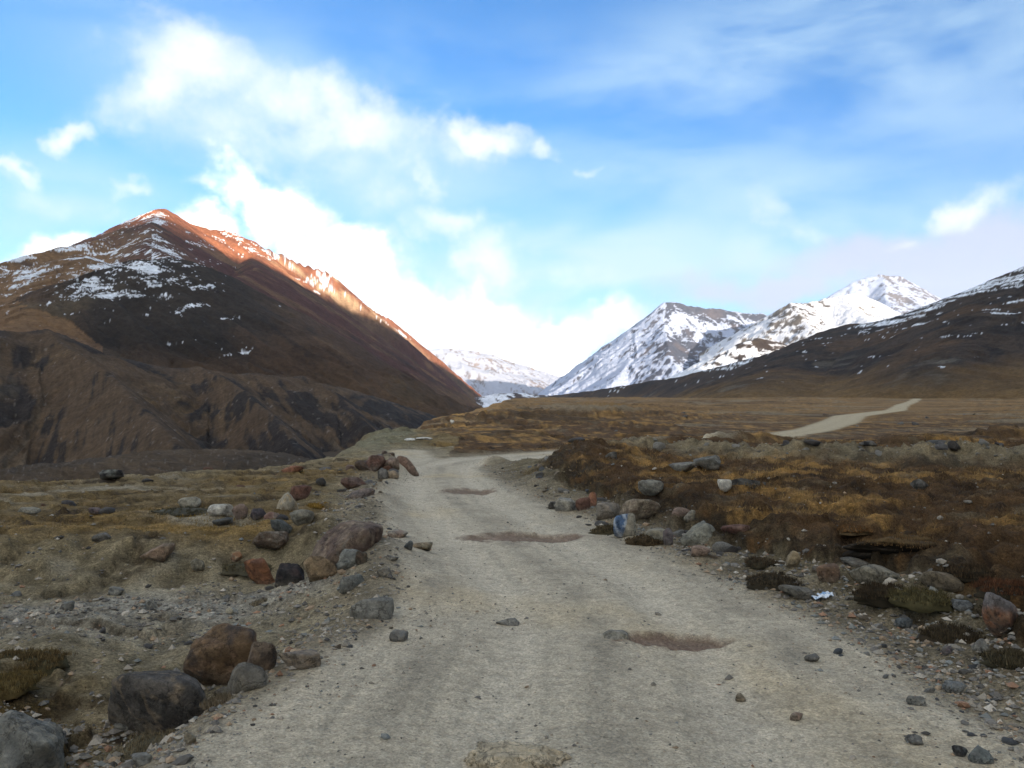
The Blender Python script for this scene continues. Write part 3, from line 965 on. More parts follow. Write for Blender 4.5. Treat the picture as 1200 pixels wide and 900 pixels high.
D5 = densify(ridge([(920, 400, 8600), (955, 362, 8700), (980, 342, 8800), (1005, 328, 8900), (1030, 323, 9000), (1052, 323, 9000), (1075, 334, 9100), (1100, 349, 9200), (1140, 372, 9300), (1240, 420, 9500)]), 22, 45, 53)
D5b = densify(ridge([(1035, 323, 9000), (1040, 350, 8300), (1060, 380, 7600)]), 20, 50, 54)
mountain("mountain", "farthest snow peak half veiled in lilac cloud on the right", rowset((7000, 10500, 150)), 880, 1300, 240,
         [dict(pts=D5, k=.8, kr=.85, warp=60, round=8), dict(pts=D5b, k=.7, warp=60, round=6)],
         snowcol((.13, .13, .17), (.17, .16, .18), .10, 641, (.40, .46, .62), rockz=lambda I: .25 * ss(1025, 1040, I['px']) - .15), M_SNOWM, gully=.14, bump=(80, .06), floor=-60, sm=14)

D6 = densify(ridge([(790, 452, 3300), (815, 437, 3400), (838, 425, 3500), (865, 404, 3600), (888, 396, 3650), (905, 400, 3700), (940, 412, 3800), (980, 425, 3900)]), 8, 25, 63)
mountain("hill", "low dark hill dusted with snow in front of the snow ridge", rowset((3000, 4300, 120)), 770, 1010, 220,
         [dict(pts=D6, k=.55, warp=20, round=12)],
         snowcol((.06, .045, .038), (.09, .065, .045), .12, 661, rockz=lambda I: .35 * ss(845, 870, I['px']) * (1 - ss(60, 200, I['D'])) - .25 * (1 - ss(800, 850, I['px']))), M_MOUNT, gully=.08, bump=(35, .06), floor=-60, sm=10)

D3 = densify(ridge([(440, 425, 9000), (500, 410, 9200), (525, 409, 9300), (560, 412, 9500), (600, 424, 9800), (640, 436, 10000), (690, 452, 10200)]), 30, 60, 73)
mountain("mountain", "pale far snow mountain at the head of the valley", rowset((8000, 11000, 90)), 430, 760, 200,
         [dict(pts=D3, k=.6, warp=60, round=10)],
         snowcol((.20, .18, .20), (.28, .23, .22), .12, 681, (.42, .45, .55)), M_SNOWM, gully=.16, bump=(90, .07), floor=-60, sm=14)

D4 = densify(ridge([(500, 478, 3600), (560, 466, 3700), (585, 461, 3800), (610, 461, 3900), (650, 464, 4000), (720, 470, 4200)]), 4, 25, 83)
mountain("hill", "small dark hill with a snow streak at the valley head", rowset((3100, 4500, 80)), 480, 740, 180,
         [dict(pts=D4, k=.4, warp=20, round=8)],
         snowcol((.07, .05, .05), (.09, .065, .055), .35, 691, rockz=lambda I: -.75 * np.exp(-((I['px'] - 574) / 7) ** 2)), M_MOUNT, gully=.08, bump=(30, .05), floor=-60, sm=8)

# --- unseen range added behind the camera's right shoulder, crest shaped to shade the valley
def build_shade_range():
    ta = math.tan(SUN_EL) / math.sin(SUN_AZ)
    cot = math.cos(SUN_AZ) / math.sin(SUN_AZ)
    X = 1750.0
    pts = []
    for (px, py, Y) in [(192, 262, 2500), (225, 287, 2620), (250, 304, 2680), (270, 314, 2740), (300, 327, 2830), (337, 344, 2930), (373, 366, 3080), (407, 388, 3280), (439, 409, 3500), (478, 432, 3900), (530, 462, 4600)]:
        x, y, z = at(px, py, Y)
        dx = X - x
        pts.append((X, y + dx * cot, z + dx * ta))
    print("range crest", [(round(p[1]), round(p[2])) for p in pts])
    y0, z0 = pts[0][1], pts[0][2]
    yl, zl = pts[-1][1], pts[-1][2]
    crest = [(X + 500, y0 - 4200, z0 * .8), (X + 150, y0 - 1800, z0 * 1.0), (X, y0 - 500, z0 * 1.02)] + pts + [(X + 150, yl + 350, zl * .72), (X + 500, yl + 900, zl * .3)]
    crest = densify(crest, 14, 60, 93)
    xs = np.linspace(150, 3600, 110); ys = np.linspace(y0 - 4800, yl + 1500, 190)
    A, B = np.meshgrid(xs, ys)
    x = A.ravel(); y = B.ravel()
    d, zr, S, side = poly_dist(x, y, crest)
    z = zr - .80 * d * (1 - .12 * d / (d + 900)) + .12 * np.clip(d, 0, 500) * ridged(S / 260, d / 1500, 4, 711) * .5 + 20 * fbm(x / 200, y / 200, 5, 712) * ss(0, 200, d)
    z = np.maximum(z, -45)
    n = len(x)
    c = np.tile(np.array([.09, .065, .045]), (n, 1))
    c = mixc(c, (.8, .82, .86), ss(.2, .3, fbm(x / 120, y / 120, 5, 713) + ss(500, 1100, z) * .5 - .2))
    o = mesh_np("shade_range", np.stack([x, y, z], 1), grid_faces(*A.shape), M_MOUNT, c)
    tag(o, label="unseen dark range added on the right to shade the valley", kind='structure')


build_shade_range()

# ------------------------------------------------------------------ rocks
import bmesh
_ICO = {}


def ico(sub):
    if sub not in _ICO:
        bm = bmesh.new()
        bmesh.ops.create_icosphere(bm, subdivisions=sub, radius=1.0)
        v = np.array([p.co[:] for p in bm.verts]); f = np.array([[q.index for q in p.verts] for p in bm.faces])
        bm.free()
        _ICO[sub] = (v / np.linalg.norm(v, axis=1)[:, None], f)
    return _ICO[sub]


def n3(v, sc, seed, o=4, g=.5):
    x, y, z = v[:, 0] * sc, v[:, 1] * sc, v[:, 2] * sc
    return (fbm(x + .31 * z, y - .27 * z, o, seed, g) + fbm(y + .4 * x + 5, z + .2 * x, o, seed + 31, g) + fbm(z - .33 * y, x + 9, o, seed + 57, g)) / 1.9


def rock_verts(seed, sub, p=14, k=13, rough=.05, flat=None):
    rough = rough * 1.35; p = p * 1.5
    """a stone: a rounded polytope with worn edges and a rough skin, inside the unit box"""
    r = np.random.RandomState(seed)
    v, f = ico(sub)
    N = r.normal(size=(k, 3)); N /= np.linalg.norm(N, axis=1)[:, None]
    if flat: N = np.vstack([N, [[0, 0, 1], [0.1, .05, .99]]])
    d = r.uniform(.55, 1.0, len(N))
    N2 = np.vstack([N, np.array([[1, 0, 0], [-1, 0, 0], [0, 1, 0], [0, -1, 0], [0, 0, 1], [0, 0, -1]])])
    d2 = np.concatenate([d, np.ones(6)])
    q = np.maximum(v @ N2.T, 0) / d2
    rad = 1 / (q ** p).sum(1) ** (1 / p)
    rad = rad * (1 + rough * 2.2 * n3(v, 1.6, seed % 90, 3) + rough * n3(v, 5, seed % 80 + 3, 4, .6))
    if sub >= 4:
        for q_, s_ in ((1.1, 5), (2.3, 25)):
            rad = rad - (.035 if q_ < 2 else .018) * np.exp(-(n3(v, q_, seed % 50 + s_, 3) / .018) ** 2)
    w = v * rad[:, None]
    lo, hi = w.min(0), w.max(0)
    return (w - (lo + hi) / 2) / ((hi - lo) / 2), f


def paint(v, seed, c1, c2, c3=None, sc=1.3, amt=0.0):
    n = n3(v, sc, seed % 70 + 11, 5, .6)
    c = np.tile(np.array(c1), (len(v), 1))
    c = mixc(c, c2, ss(-.12 + amt, .22 + amt, n))
    if c3 is not None:
        vein = 1 - np.abs(n3(v, sc * 1.1, seed % 60 + 20, 3)) * 9
        c = mixc(c, c3, ss(.2, .9, vein) * .8)
    return c


GREY = (.16, .155, .15); BLUEG = (.17, .185, .20); TAN = (.33, .25, .16); PINK = (.30, .20, .155); RUST = (.33, .125, .045)
REDB = (.16, .07, .05); DARK = (.045, .042, .045); CREAM = (.46, .40, .30); WHITE = (.56, .55, .52); BROWN = (.135, .085, .055)
PURP = (.13, .10, .12); OLIVE = (.17, .15, .105); SLATE = (.12, .14, .155); SAND = (.27, .25, .19)


def placed_rock(px, py, wpx, hpx, c1, c2, label, cat="rock", c3=None, seed=0, p=12, sub=4, depth=.75, sink=.3, rz=0.0, tilt=0.0, rough=.05,
                name=None, flat=False, amt=0.0, group=None, k=13, sc=1.3, lean=0.0, colfn=None, back=0.35, dusty=(.17, .145, .105)):
    gx, gy, gz = on_ground(px, py)
    w = wpx * gy / F; h = hpx * gy / F
    d = w * depth
    if wpx < 26: sub = min(sub, 3)
    if wpx < 14: sub = 2
    v, f = rock_verts(seed + 100, sub, p, k, rough, flat)
    colr = colfn(v) if colfn else paint(v, seed, c1, c2, c3, sc, amt)
    lum = colr.mean(1, keepdims=True)
    if colfn is None: colr = (colr * .72 + lum * np.array([1.06, 1.0, .88]) * .28) * np.array([1.15, 1.08, .95])
    dust = ss(.25, -.75, v[:, 2] + .35 * n3(v, 2, 66)) if False else 1 - ss(-.75, .1, v[:, 2] + .35 * n3(v, 2, 66))
    colr = mixc(colr, dusty, dust * .55)
    v = v * np.array([w / 2, d / 2, h * (1 + sink) / 2])
    if tilt:
        ct, st = math.cos(math.radians(tilt)), math.sin(math.radians(tilt))
        v = v @ np.array([[ct, 0, st], [0, 1, 0], [-st, 0, ct]])
        v[:, 0] *= (w / 2) / np.abs(v[:, 0]).max(); v[:, 2] *= (h * (1 + sink) / 2) / np.abs(v[:, 2]).max()
    v[:, 2] += h * (1 + sink) / 2 - sink * h
    v[:, 0] += lean * v[:, 2]
    if rz:
        cr, sr = math.cos(math.radians(rz)), math.sin(math.radians(rz))
        v[:, :2] = v[:, :2] @ np.array([[cr, sr], [-sr, cr]])
    y = gy + d * back
    x = gx * y / gy
    z = float(ground_h(np.array([x]), np.array([y]))[0])
    z = min(z, gz + .25 * h)
    o = mesh_np(name or cat.replace(' ', '_'), v, f, M_ROCKV, colr, True, None, (x, y, z))
    tag(o, label, cat, group)
    return o


def boulder_blue(v):   # the stone by the road painted blue and white on its left half
    c = paint(v, 5, (.42, .37, .27), (.36, .31, .22))
    q = v[:, 0] * .9 + v[:, 2] * -.25 + .12 * n3(v, 2, 12)
    m = ss(.02, -.06, q) if False else 1 - ss(-.06, .02, q)
    paintc = mixc(np.tile(np.array([.10, .16, .26]), (len(v), 1)), (.50, .55, .60), ss(.0, .1, n3(v, 2.2, 44)) )
    return c * (1 - m[:, None]) + paintc * m[:, None]


def boulder_orange_low(v):  # egg-shaped boulder: pale grey top, rust orange lower half
    c = paint(v, 8, (.36, .15, .07), (.30, .17, .10), (.12, .08, .06))
    c = mixc(c, (.24, .21, .19), ss(.05, .55, v[:, 2] + .3 * n3(v, 1.5, 7)))
    return mixc(c, (.07, .06, .06), ss(.1, .3, n3(v, 1.8, 17) - .3 * v[:, 2]) * .4)


PR = placed_rock
# left foreground
PR(28, 925, 92, 76, (.17, .18, .18), (.23, .235, .22), "big pale blue-grey boulder cut by the bottom left corner", "boulder", (.30, .29, .25), 1, 9, 5, .8, .3, name="boulder")
PR(190, 862, 136, 76, (.075, .068, .065), (.125, .11, .10), "large dark grey rounded boulder with tan veins on the left shoulder of the road", "boulder", (.27, .20, .13), 2, 5, 5, .62, .25, rough=.035, name="boulder", tilt=-14, amt=.05)
PR(262, 806, 84, 64, (.20, .115, .05), (.085, .06, .05), "large orange-brown boulder with dark stains behind the dark grey boulder", "boulder", (.30, .17, .09), 3, 8, 5, .8, .25, name="boulder", amt=.08)
PR(303, 795, 38, 42, (.12, .085, .065), (.19, .13, .085), "brown rock half hidden behind the orange-brown boulder", "rock", None, 4, 8, 4)
PR(312, 788, 34, 14, (.19, .165, .17), (.27, .24, .25), "small purplish rock with pale stripes on the left shoulder", "rock", (.36, .33, .33), 5, 7, 4, sc=2.2)
PR(354, 784, 46, 18, (.28, .22, .16), (.22, .18, .15), "pinkish tan flat rock on the left shoulder beside the striped one", "rock", (.36, .30, .25), 6, 10, 4)
PR(288, 810, 52, 28, (.17, .155, .13), (.21, .19, .155), "low grey rock half buried in front of the orange-brown boulder", "rock", None, 7, 7, 4, sink=.7)
PR(262, 816, 22, 9, GREY, OLIVE, "small grey stone wedged at the foot of the two large boulders", "stone", None, 8, 8, 3)
PR(147, 846, 22, 8, (.62, .63, .62), (.52, .52, .5), "small white chip of quartz below the dark grey boulder", "stone", None, 9, 14, 3)
PR(152, 858, 30, 10, (.22, .23, .22), (.17, .175, .17), "flat grey stone just below the white quartz chip", "stone", None, 10, 16, 3, flat=True)
PR(182, 858, 11, 11, (.24, .23, .2), GREY, "little upright grey stone near the white quartz chip", "stone", None, 11, 14, 3)
PR(166, 898, 24, 12, (.26, .27, .26), (.2, .2, .2), "flat pale stone at the bottom edge left of the road", "stone", None, 12, 16, 3, flat=True)
PR(222, 874, 16, 14, (.27, .22, .15), SAND, "little tan stone in the soil of the road shoulder", "stone", None, 13, 9, 3)
# left shoulder, middle
PR(402, 662, 84, 46, (.15, .095, .075), (.23, .16, .115), "large brown and pink half buried boulder on the left bank of the road", "boulder", (.30, .22, .15), 14, 7, 5, .9, .45, name="boulder", lean=.2)
PR(374, 680, 44, 30, (.32, .215, .11), (.25, .165, .09), "tan square-edged slab leaning below the large pink-brown boulder", "rock", None, 15, 22, 4, .5, .3, rz=12, tilt=-18, name="slab")
PR(408, 668, 34, 22, (.20, .22, .225), (.25, .27, .265), "pale blue-grey pointed slab right of the tan slab", "rock", None, 16, 20, 4, .5, .4, name="slab", lean=.5)
PR(341, 684, 34, 23, (.035, .033, .038), (.075, .05, .055), "blackish purple block left of the tan slab", "rock", None, 17, 16, 4)
PR(309, 685, 31, 31, (.30, .105, .03), (.17, .065, .03), "bright rust-orange rock at the edge of the gravel track", "rock", None, 18, 12, 4, lean=-.35, name="rock")
PR(277, 660, 14, 10, (.34, .16, .07), TAN, "tiny orange stone on the bank behind the rust-orange rock", "stone", None, 19, 9, 3)
PR(186, 661, 38, 17, (.31, .20, .13), (.24, .17, .11), "pinkish tan wedge set in the bank above the gravel track", "rock", None, 20, 16, 4, sink=.6)
PR(232, 671, 16, 12, OLIVE, SAND, "small dull stone in the bank right of the tan wedge", "stone", None, 21, 10, 3)
PR(318, 651, 38, 22, (.13, .085, .06), (.17, .12, .085), "brown triangular rock with a pale right edge", "rock", (.28, .25, .21), 22, 16, 4, name="rock")
PR(336, 596, 25, 23, (.46, .41, .32), (.37, .34, .28), "rounded cream rock standing on the left grass", "rock", (.48, .33, .14), 23, 8, 4, name="rock")
PR(352, 586, 24, 16, (.17, .07, .045), REDB, "dark red rock behind the rounded cream rock", "rock", None, 24, 12, 4)
PR(258, 607, 29, 13, (.56, .56, .53), (.43, .42, .40), "low white rock on the left grass", "rock", (.3, .26, .22), 25, 9, 4)
PR(282, 612, 18, 16, (.24, .165, .14), PINK, "pinkish brown rock right of the low white rock", "rock", None, 26, 12, 4)
PR(302, 607, 17, 11, (.055, .05, .07), PURP, "dark violet rock between the pink and the reddish rocks", "rock", None, 27, 10, 3)
PR(318, 608, 18, 13, (.25, .13, .11), (.34, .27, .24), "reddish rock with pale edges beside the dark violet one", "rock", None, 28, 13, 4)
PR(353, 617, 28, 16, (.19, .18, .145), (.25, .235, .19), "olive-grey rock at the tip of the gravel mound", "rock", None, 29, 8, 4)
PR(330, 626, 24, 13, (.10, .115, .12), SLATE, "dark slate wedge below the olive-grey rock", "rock", None, 30, 18, 4)
PR(222, 593, 25, 10, (.36, .34, .28), (.3, .28, .22), "flat cream stone resting on a small dark mound", "rock", None, 31, 8, 4)
PR(260, 617, 22, 8, (.07, .07, .065), SLATE, "thin dark slab under the low white rock", "stone", None, 32, 18, 3)
PR(120, 633, 24, 9, (.12, .11, .095), GREY, "dull grey stone on the left grass above the gravel bank", "stone", None, 33, 12, 3)
PR(34, 602, 26, 6, (.28, .27, .23), SAND, "flat pale stone on the far left grass", "stone", None, 34, 12, 3)
PR(131, 563, 26, 10, (.025, .02, .022), (.18, .2, .19), "black and pale green rock at the far edge of the left grass", "rock", None, 35, 14, 3)
PR(112, 604, 14, 7, PURP, PINK, "small purple-pink stone on the left grass", "stone", None, 36, 10, 3)
PR(344, 553, 26, 9, (.27, .10, .05), RUST, "orange-red flat rock near the gorge edge", "rock", None, 37, 14, 3)
PR(376, 566, 13, 9, (.06, .055, .05), DARK, "little dark stone on the grass left of the rubble heap", "stone", None, 38, 12, 3)
PR(136, 698, 18, 9, (.24, .25, .24), GREY, "pale grey stone lying alone on the gravel track", "stone", None, 39, 12, 3)
PR(20, 702, 12, 8, BLUEG, GREY, "small bluish stone on the gravel track at the left border", "stone", None, 40, 12, 3)
PR(78, 716, 15, 10, (.21, .22, .215), GREY, "grey squarish stone on the left part of the gravel track", "stone", None, 41, 14, 3)
PR(269, 720, 9, 7, (.5, .47, .36), CREAM, "tiny cream stone on the gravel track near the shoulder", "stone", None, 42, 12, 3)
PR(436, 724, 52, 20, (.215, .215, .20), (.25, .25, .235), "flat grey slab embedded in the road's left margin", "rock", None, 43, 9, 4, .8, .9, name="slab", flat=True)
PR(414, 690, 34, 14, (.17, .19, .19), (.21, .22, .215), "blue-grey thin slab lying aslant on the left bank", "rock", None, 44, 18, 3, .5, .5, rz=25, name="slab")
PR(450, 676, 18, 10, (.25, .22, .175), GREY, "rounded grey-tan stone on the left bank near the road", "stone", None, 45, 7, 3)
PR(467, 630, 24, 8, (.30, .27, .23), PINK, "flat pinkish stone at the left edge of the road", "stone", None, 46, 14, 3)
PR(479, 645, 11, 10, (.10, .115, .13), SLATE, "small dark blue stone by the left edge of the road", "stone", None, 47, 14, 3)
PR(494, 644, 26, 9, (.30, .27, .2), TAN, "flat tan stone right of the small dark blue stone", "stone", None, 48, 12, 3)
PR(459, 657, 16, 6, (.29, .28, .25), GREY, "thin pale slab tilted on the left bank", "stone", None, 49, 18, 3)
PR(424, 661, 14, 14, (.09, .075, .05), BROWN, "dark brown crumbling lump right of the large pink-brown boulder", "rock", None, 50, 8, 3)
PR(596, 733, 30, 7, (.28, .285, .275), GREY, "flat grey stone worn smooth in the middle of the road", "stone", None, 51, 7, 3, sink=.9, flat=True)
PR(722, 749, 30, 8, (.33, .32, .29), SAND, "flat pale stone beside the dark pothole", "stone", None, 52, 8, 3, sink=.9, flat=True)
PR(467, 752, 22, 12, (.22, .21, .2), BLUEG, "grey stone poking out of the left margin of the road", "stone", None, 53, 12, 3, sink=.6)
PR(606, 906, 130, 20, (.62, .52, .37), (.5, .42, .3), "sandy worn lump of rock breaking the road surface at the bottom edge", "rock", None, 54, 3, 5, .6, .9, rough=.15, dusty=(.62, .52, .38), name="rock")
# rubble heap at the left of the road, further up
PR(482, 556, 18, 22, (.24, .135, .10), PINK, "tall reddish slab leaning on the right end of the rubble heap", "rock", None, 60, 18, 4, .5, .2, lean=-.5, name="slab")
PR(440, 552, 26, 16, (.17, .095, .08), REDB, "dark reddish block in the middle of the rubble heap", "rock", None, 61, 14, 4)
PR(459, 551, 18, 12, (.25, .18, .14), PINK, "pinkish block in the upper part of the rubble heap", "rock", None, 62, 14, 3)
PR(425, 553, 18, 12, (.13, .10, .095), BROWN, "brown block at the left end of the rubble heap", "rock", None, 63, 14, 3)
PR(461, 561, 14, 9, (.34, .25, .17), TAN, "tan stone at the foot of the rubble heap", "stone", None, 64, 8, 3)
PR(449, 562, 12, 13, (.19, .19, .19), GREY, "grey upright stone at the foot of the rubble heap", "stone", None, 65, 12, 3)
PR(414, 572, 30, 12, (.16, .105, .09), REDB, "reddish grey ledge rock below the rubble heap", "rock", None, 66, 12, 3)
PR(423, 584, 32, 11, (.16, .13, .13), PINK, "mottled pink and dark ledge rock at the grass edge", "rock", None, 67, 14, 3)
# right verge
PR(732, 630, 27, 25, CREAM, TAN, "round rock painted blue and white on one side at the right verge", "rock", None, 70, 5, 4, colfn=boulder_blue, rough=.025, name="painted_rock", sink=.12)
PR(750, 612, 48, 21, (.31, .25, .175), (.23, .18, .13), "large tan half buried boulder behind the painted rock", "boulder", (.16, .10, .08), 71, 6, 4, name="boulder")
PR(713, 608, 30, 18, (.20, .18, .155), (.25, .21, .17), "grey-brown rounded boulder left of the tan one", "rock", None, 72, 6, 4)
PR(662, 600, 26, 15, (.33, .32, .29), (.22, .23, .24), "pale grey angular rock at the right edge of the road", "rock", None, 73, 16, 4)
PR(649, 597, 14, 9, DARK, GREY, "black stone touching the pale grey angular rock", "stone", None, 74, 14, 3)
PR(683, 598, 18, 14, (.19, .085, .06), REDB, "dark red block among the right rubble", "rock", None, 75, 14, 3)
PR(694, 594, 11, 17, (.40, .16, .09), RUST, "bright orange-red upright stone among the right rubble", "rock", None, 76, 14, 3)
PR(849, 578, 15, 13, (.62, .61, .57), WHITE, "small white squared stone standing on the brown turf", "stone", None, 77, 30, 4, .7, .1, name="marker_stone", k=3, rough=.015)
PR(772, 636, 30, 15, (.31, .28, .21), (.26, .24, .2), "flat-topped tan block right of the painted rock", "rock", None, 78, 20, 3, flat=True)
PR(783, 640, 12, 20, (.19, .18, .20), PURP, "purple-grey upright stone closing the flat-topped block", "rock", None, 79, 14, 3)
PR(820, 637, 46, 22, (.23, .23, .19), (.18, .18, .15), "greenish grey humped slab on the right verge", "rock", None, 80, 8, 4, sink=.5)
PR(808, 616, 14, 13, (.30, .28, .25), SAND, "pale knob of rock above the greenish humped slab", "stone", None, 81, 9, 3)
PR(797, 606, 24, 10, (.24, .16, .13), PINK, "pink flat rock in the brown turf behind the verge", "rock", None, 82, 10, 3)
PR(862, 632, 34, 13, (.13, .05, .035), (.22, .12, .09), "dark red low rock right of the greenish slab", "rock", None, 83, 10, 3)
PR(820, 652, 22, 11, (.30, .20, .155), PINK, "small pinkish rock on the gravel below the greenish slab", "stone", None, 84, 12, 3)
PR(762, 583, 30, 16, (.20, .20, .18), (.25, .24, .21), "grey lichened rock among brown turf beyond the verge", "rock", None, 85, 10, 4)
PR(930, 668, 17, 18, (.42, .32, .18), (.36, .27, .15), "small upright yellow-tan block on the right verge", "rock", None, 86, 16, 4, .8, .15, name="rock")
PR(970, 684, 28, 17, (.20, .115, .07), (.27, .15, .08), "rounded brown rock right of the yellow-tan block", "rock", None, 87, 5, 4)
PR(936, 703, 46, 15, (.15, .145, .13), (.19, .18, .16), "flat dark slab propped at the gravel edge under the brown rock", "rock", None, 88, 20, 4, .6, .2, tilt=-9, name="slab", flat=True)
PR(1002, 664, 36, 9, (.21, .205, .185), GREY, "thin grey slab at the foot of the dark turf block", "rock", None, 89, 12, 3)
PR(1028, 690, 66, 22, (.245, .225, .175), (.20, .185, .15), "long pale clay-grey boulder half buried under the turf bank", "boulder", None, 90, 6, 4, sink=.5, name="boulder")
PR(1104, 693, 52, 25, (.21, .165, .105), (.17, .13, .085), "smooth tan boulder nested in dark turf on the right", "boulder", None, 91, 4, 4, rough=.025, tilt=-15, name="boulder")
PR(1174, 740, 43, 54, RUST, TAN, "egg-shaped rust-orange boulder with a grey cap near the right border", "boulder", None, 92, 5, 5, .85, .05, colfn=boulder_orange_low, name="boulder", rough=.035)
PR(1128, 716, 26, 9, (.18, .20, .22), BLUEG, "flat bluish slab in the dark turf left of the egg-shaped boulder", "rock", None, 93, 18, 3, flat=True)
PR(1059, 738, 18, 12, (.10, .125, .155), SLATE, "blue-grey block at the foot of the right bank", "stone", None, 94, 14, 3)
PR(1149, 766, 18, 13, (.26, .26, .24), GREY, "pale angular stone below the egg-shaped boulder", "stone", None, 95, 14, 3)
PR(1110, 768, 13, 9, PURP, GREY, "dull purple stone at the edge of the road under the right bank", "stone", None, 96, 12, 3)
PR(1148, 895, 26, 17, (.16, .20, .215), BLUEG, "bluish angular stone near the bottom right corner", "stone", None, 97, 14, 3)
PR(1126, 887, 16, 11, DARK, SLATE, "dark stone next to the bluish one near the bottom right corner", "stone", None, 98, 14, 3)
PR(1118, 814, 26, 11, (.20, .22, .235), BLUEG, "flat blue-grey stone on the gravel at the right", "stone", None, 99, 16, 3, flat=True)
PR(1073, 827, 22, 10, (.23, .245, .245), GREY, "flat pale grey stone on the road's right side", "stone", None, 100, 12, 3, sink=.6)
PR(952, 776, 18, 7, (.17, .165, .155), GREY, "low grey stone alone on the road's right half", "stone", None, 101, 8, 3)
PR(1072, 874, 20, 9, (.20, .205, .205), GREY, "low slate stone in the gravel near the lower right", "stone", None, 102, 14, 3)
PR(934, 845, 16, 8, (.28, .22, .17), PINK, "small pinkish stone in the gravel of the lower right", "stone", None, 103, 8, 3)
PR(868, 823, 13, 8, (.23, .19, .13), TAN, "small brown stone in the gravel right of the pothole", "stone", None, 104, 10, 3)
# boulders on the far flats
PR(1092, 520, 40, 9, (.06, .058, .055), (.11, .105, .10), "dark rock outcrop standing on the far brown flat at the right", "rock", None, 110, 14, 4, 1.0, .3, name="rock_outcrop")
PR(1018, 524, 22, 6, (.10, .10, .10), GREY, "grey flat rock on the far flat left of the dark outcrop", "rock", None, 111, 14, 3)
PR(868, 566, 60, 15, (.035, .033, .032), (.10, .095, .085), "blackish broken ledge in the face of the gravel berm", "rock", None, 112, 16, 4, .35, .6, name="rock_ledge", k=20)
PR(1078, 573, 20, 12, (.04, .038, .036), GREY, "black rock jutting from the gravel berm at the right", "rock", None, 113, 14, 3)
PR(830, 552, 32, 14, (.21, .21, .19), (.12, .115, .1), "grey jagged rock on top of the gravel berm", "rock", None, 114, 16, 4)
PR(800, 552, 30, 11, (.24, .24, .22), GREY, "pale flat rock left of the jagged rock on the berm", "rock", None, 115, 14, 3)
PR(716, 537, 14, 9, (.09, .085, .075), GREY, "dark pointed rock on top of the bank beside the road bend", "rock", None, 116, 16, 3)
PR(530, 499, 5, 5, (.75, .75, .74), WHITE, "tiny bright white boulder on the skyline edge of the gorge", "rock", None, 117, 8, 3, sink=.1)

# stones too many to tell apart: shared meshes, one colour each
VARS = []
for i in range(16):
    v, f = rock_verts(900 + i, 3 if i < 10 else 2, p=[14, 22, 40, 30][i % 4], k=9 + i % 6, rough=.045)
    o = mesh_np("stone", v, f, M_ROCKO)
    VARS.append(o.data)
    bpy.data.objects.remove(o)
COLS = {"grey": GREY, "blue-grey": BLUEG, "tan": TAN, "pinkish": PINK, "rust-red": (.24, .10, .055), "dark": DARK, "pale": (.38, .36, .31), "brown": BROWN, "sandy": SAND, "slate": SLATE}
count = 0


def scatter(n, gen, smin, smax, cols, place, grp, seed, minpx=5.0, flatr=(.35, .8)):
    global count
    r = np.random.RandomState(seed)
    k = 0; tries = 0
    while k < n and tries < n * 40:
        tries += 1
        x, y = gen(r)
        u = 600 + F * x / y
        if u < -25 or u > 1225: continue
        s = smin * (smax / smin) ** (r.rand() ** 1.5)
        if s * F / y < minpx: s = minpx * F ** -1 * y * (1 + .5 * r.rand())
        cn = cols[r.randint(len(cols))]
        I = {}
        z = float(ground_h(np.array([x]), np.array([y]), I)[0])
        if I['e'][0] < -.35: continue
        fl = r.uniform(*flatr)
        o = bpy.data.objects.new("stone", VARS[r.randint(16)])
        COL.objects.link(o)
        o.scale = (s / 2, s / 2 * r.uniform(.6, 1), s / 2 * fl)
        o.rotation_euler = (r.uniform(-.35, .35), r.uniform(-.35, .35), r.uniform(0, 6.28))
        o.location = (x, y, z + s * fl * .06)
        j = r.uniform(.75, 1.25)
        o.color = (*[q * j * .7 + g_ * .3 * .16 for q, g_ in zip(COLS[cn], (1.25, 1.02, .75))], 1)
        sz = "small" if s < .11 else "medium-sized" if s < .24 else "large"
        st_ = "nearest" if y < 9 else "middle" if y < 16 else "farther" if y < 45 else "far-off"
        tag(o, f"{sz} {cn} stone {place}, {st_} stretch", "stone", f"{sz} {cn} stones {grp}, {st_}")
        k += 1; count += 1


scatter(58, lambda r: (lambda y: (np.interp(y, XR_Y, XR_X) + r.uniform(-1.0, .15), y))(r.uniform(2.9, 5.4) ** 2), .08, .34, ["grey", "tan", "pinkish", "dark", "pale", "slate"], "in the rubble along the right verge of the road", "along the right verge", 1)
scatter(34, lambda r: (-4.3 + r.normal() * .75, 27.4 + r.normal() * 1.6), .2, .55, ["rust-red", "pinkish", "brown", "grey"], "piled on the rubble heap left of the road", "on the rubble heap", 2, 5.5)
scatter(30, lambda r: (lambda t: (np.interp(t, [0, 1], [3.8, 17]) + r.normal() * .3, np.interp(np.interp(t, [0, 1], [3.8, 17]), [3.6, 5, 8, 15, 25], [36, 31.5, 28, 25.5, 23.5]) + r.normal() * .6))(r.rand()), .15, .6, ["grey", "pale", "dark"], "on the gravel berm across the right-hand turf", "on the gravel berm", 3)
scatter(22, lambda r: (r.uniform(-15, -3.8), r.uniform(14.5, 29)), .12, .5, ["grey", "rust-red", "dark", "sandy"], "on the ochre grass left of the road", "on the left grass", 4)
scatter(24, lambda r: (lambda y: (np.interp(y, [6, 8, 10, 15, 20, 30], [-2.1, -1.4, -1.4, -2.4, -3.4, -4.4]) + r.uniform(-.7, .25), y))(r.uniform(6, 24)), .05, .2, ["grey", "tan", "slate"], "on the left shoulder of the road", "on the left shoulder", 5)
scatter(36, lambda r: (lambda y: (r.uniform(-.05, .62) * y, y))(np.exp(r.uniform(3.8, 5.0))), .3, 1.4, ["dark", "grey", "brown"], "dotted over the far brown flats", "on the far flats", 6, 4.0, (.25, .6))
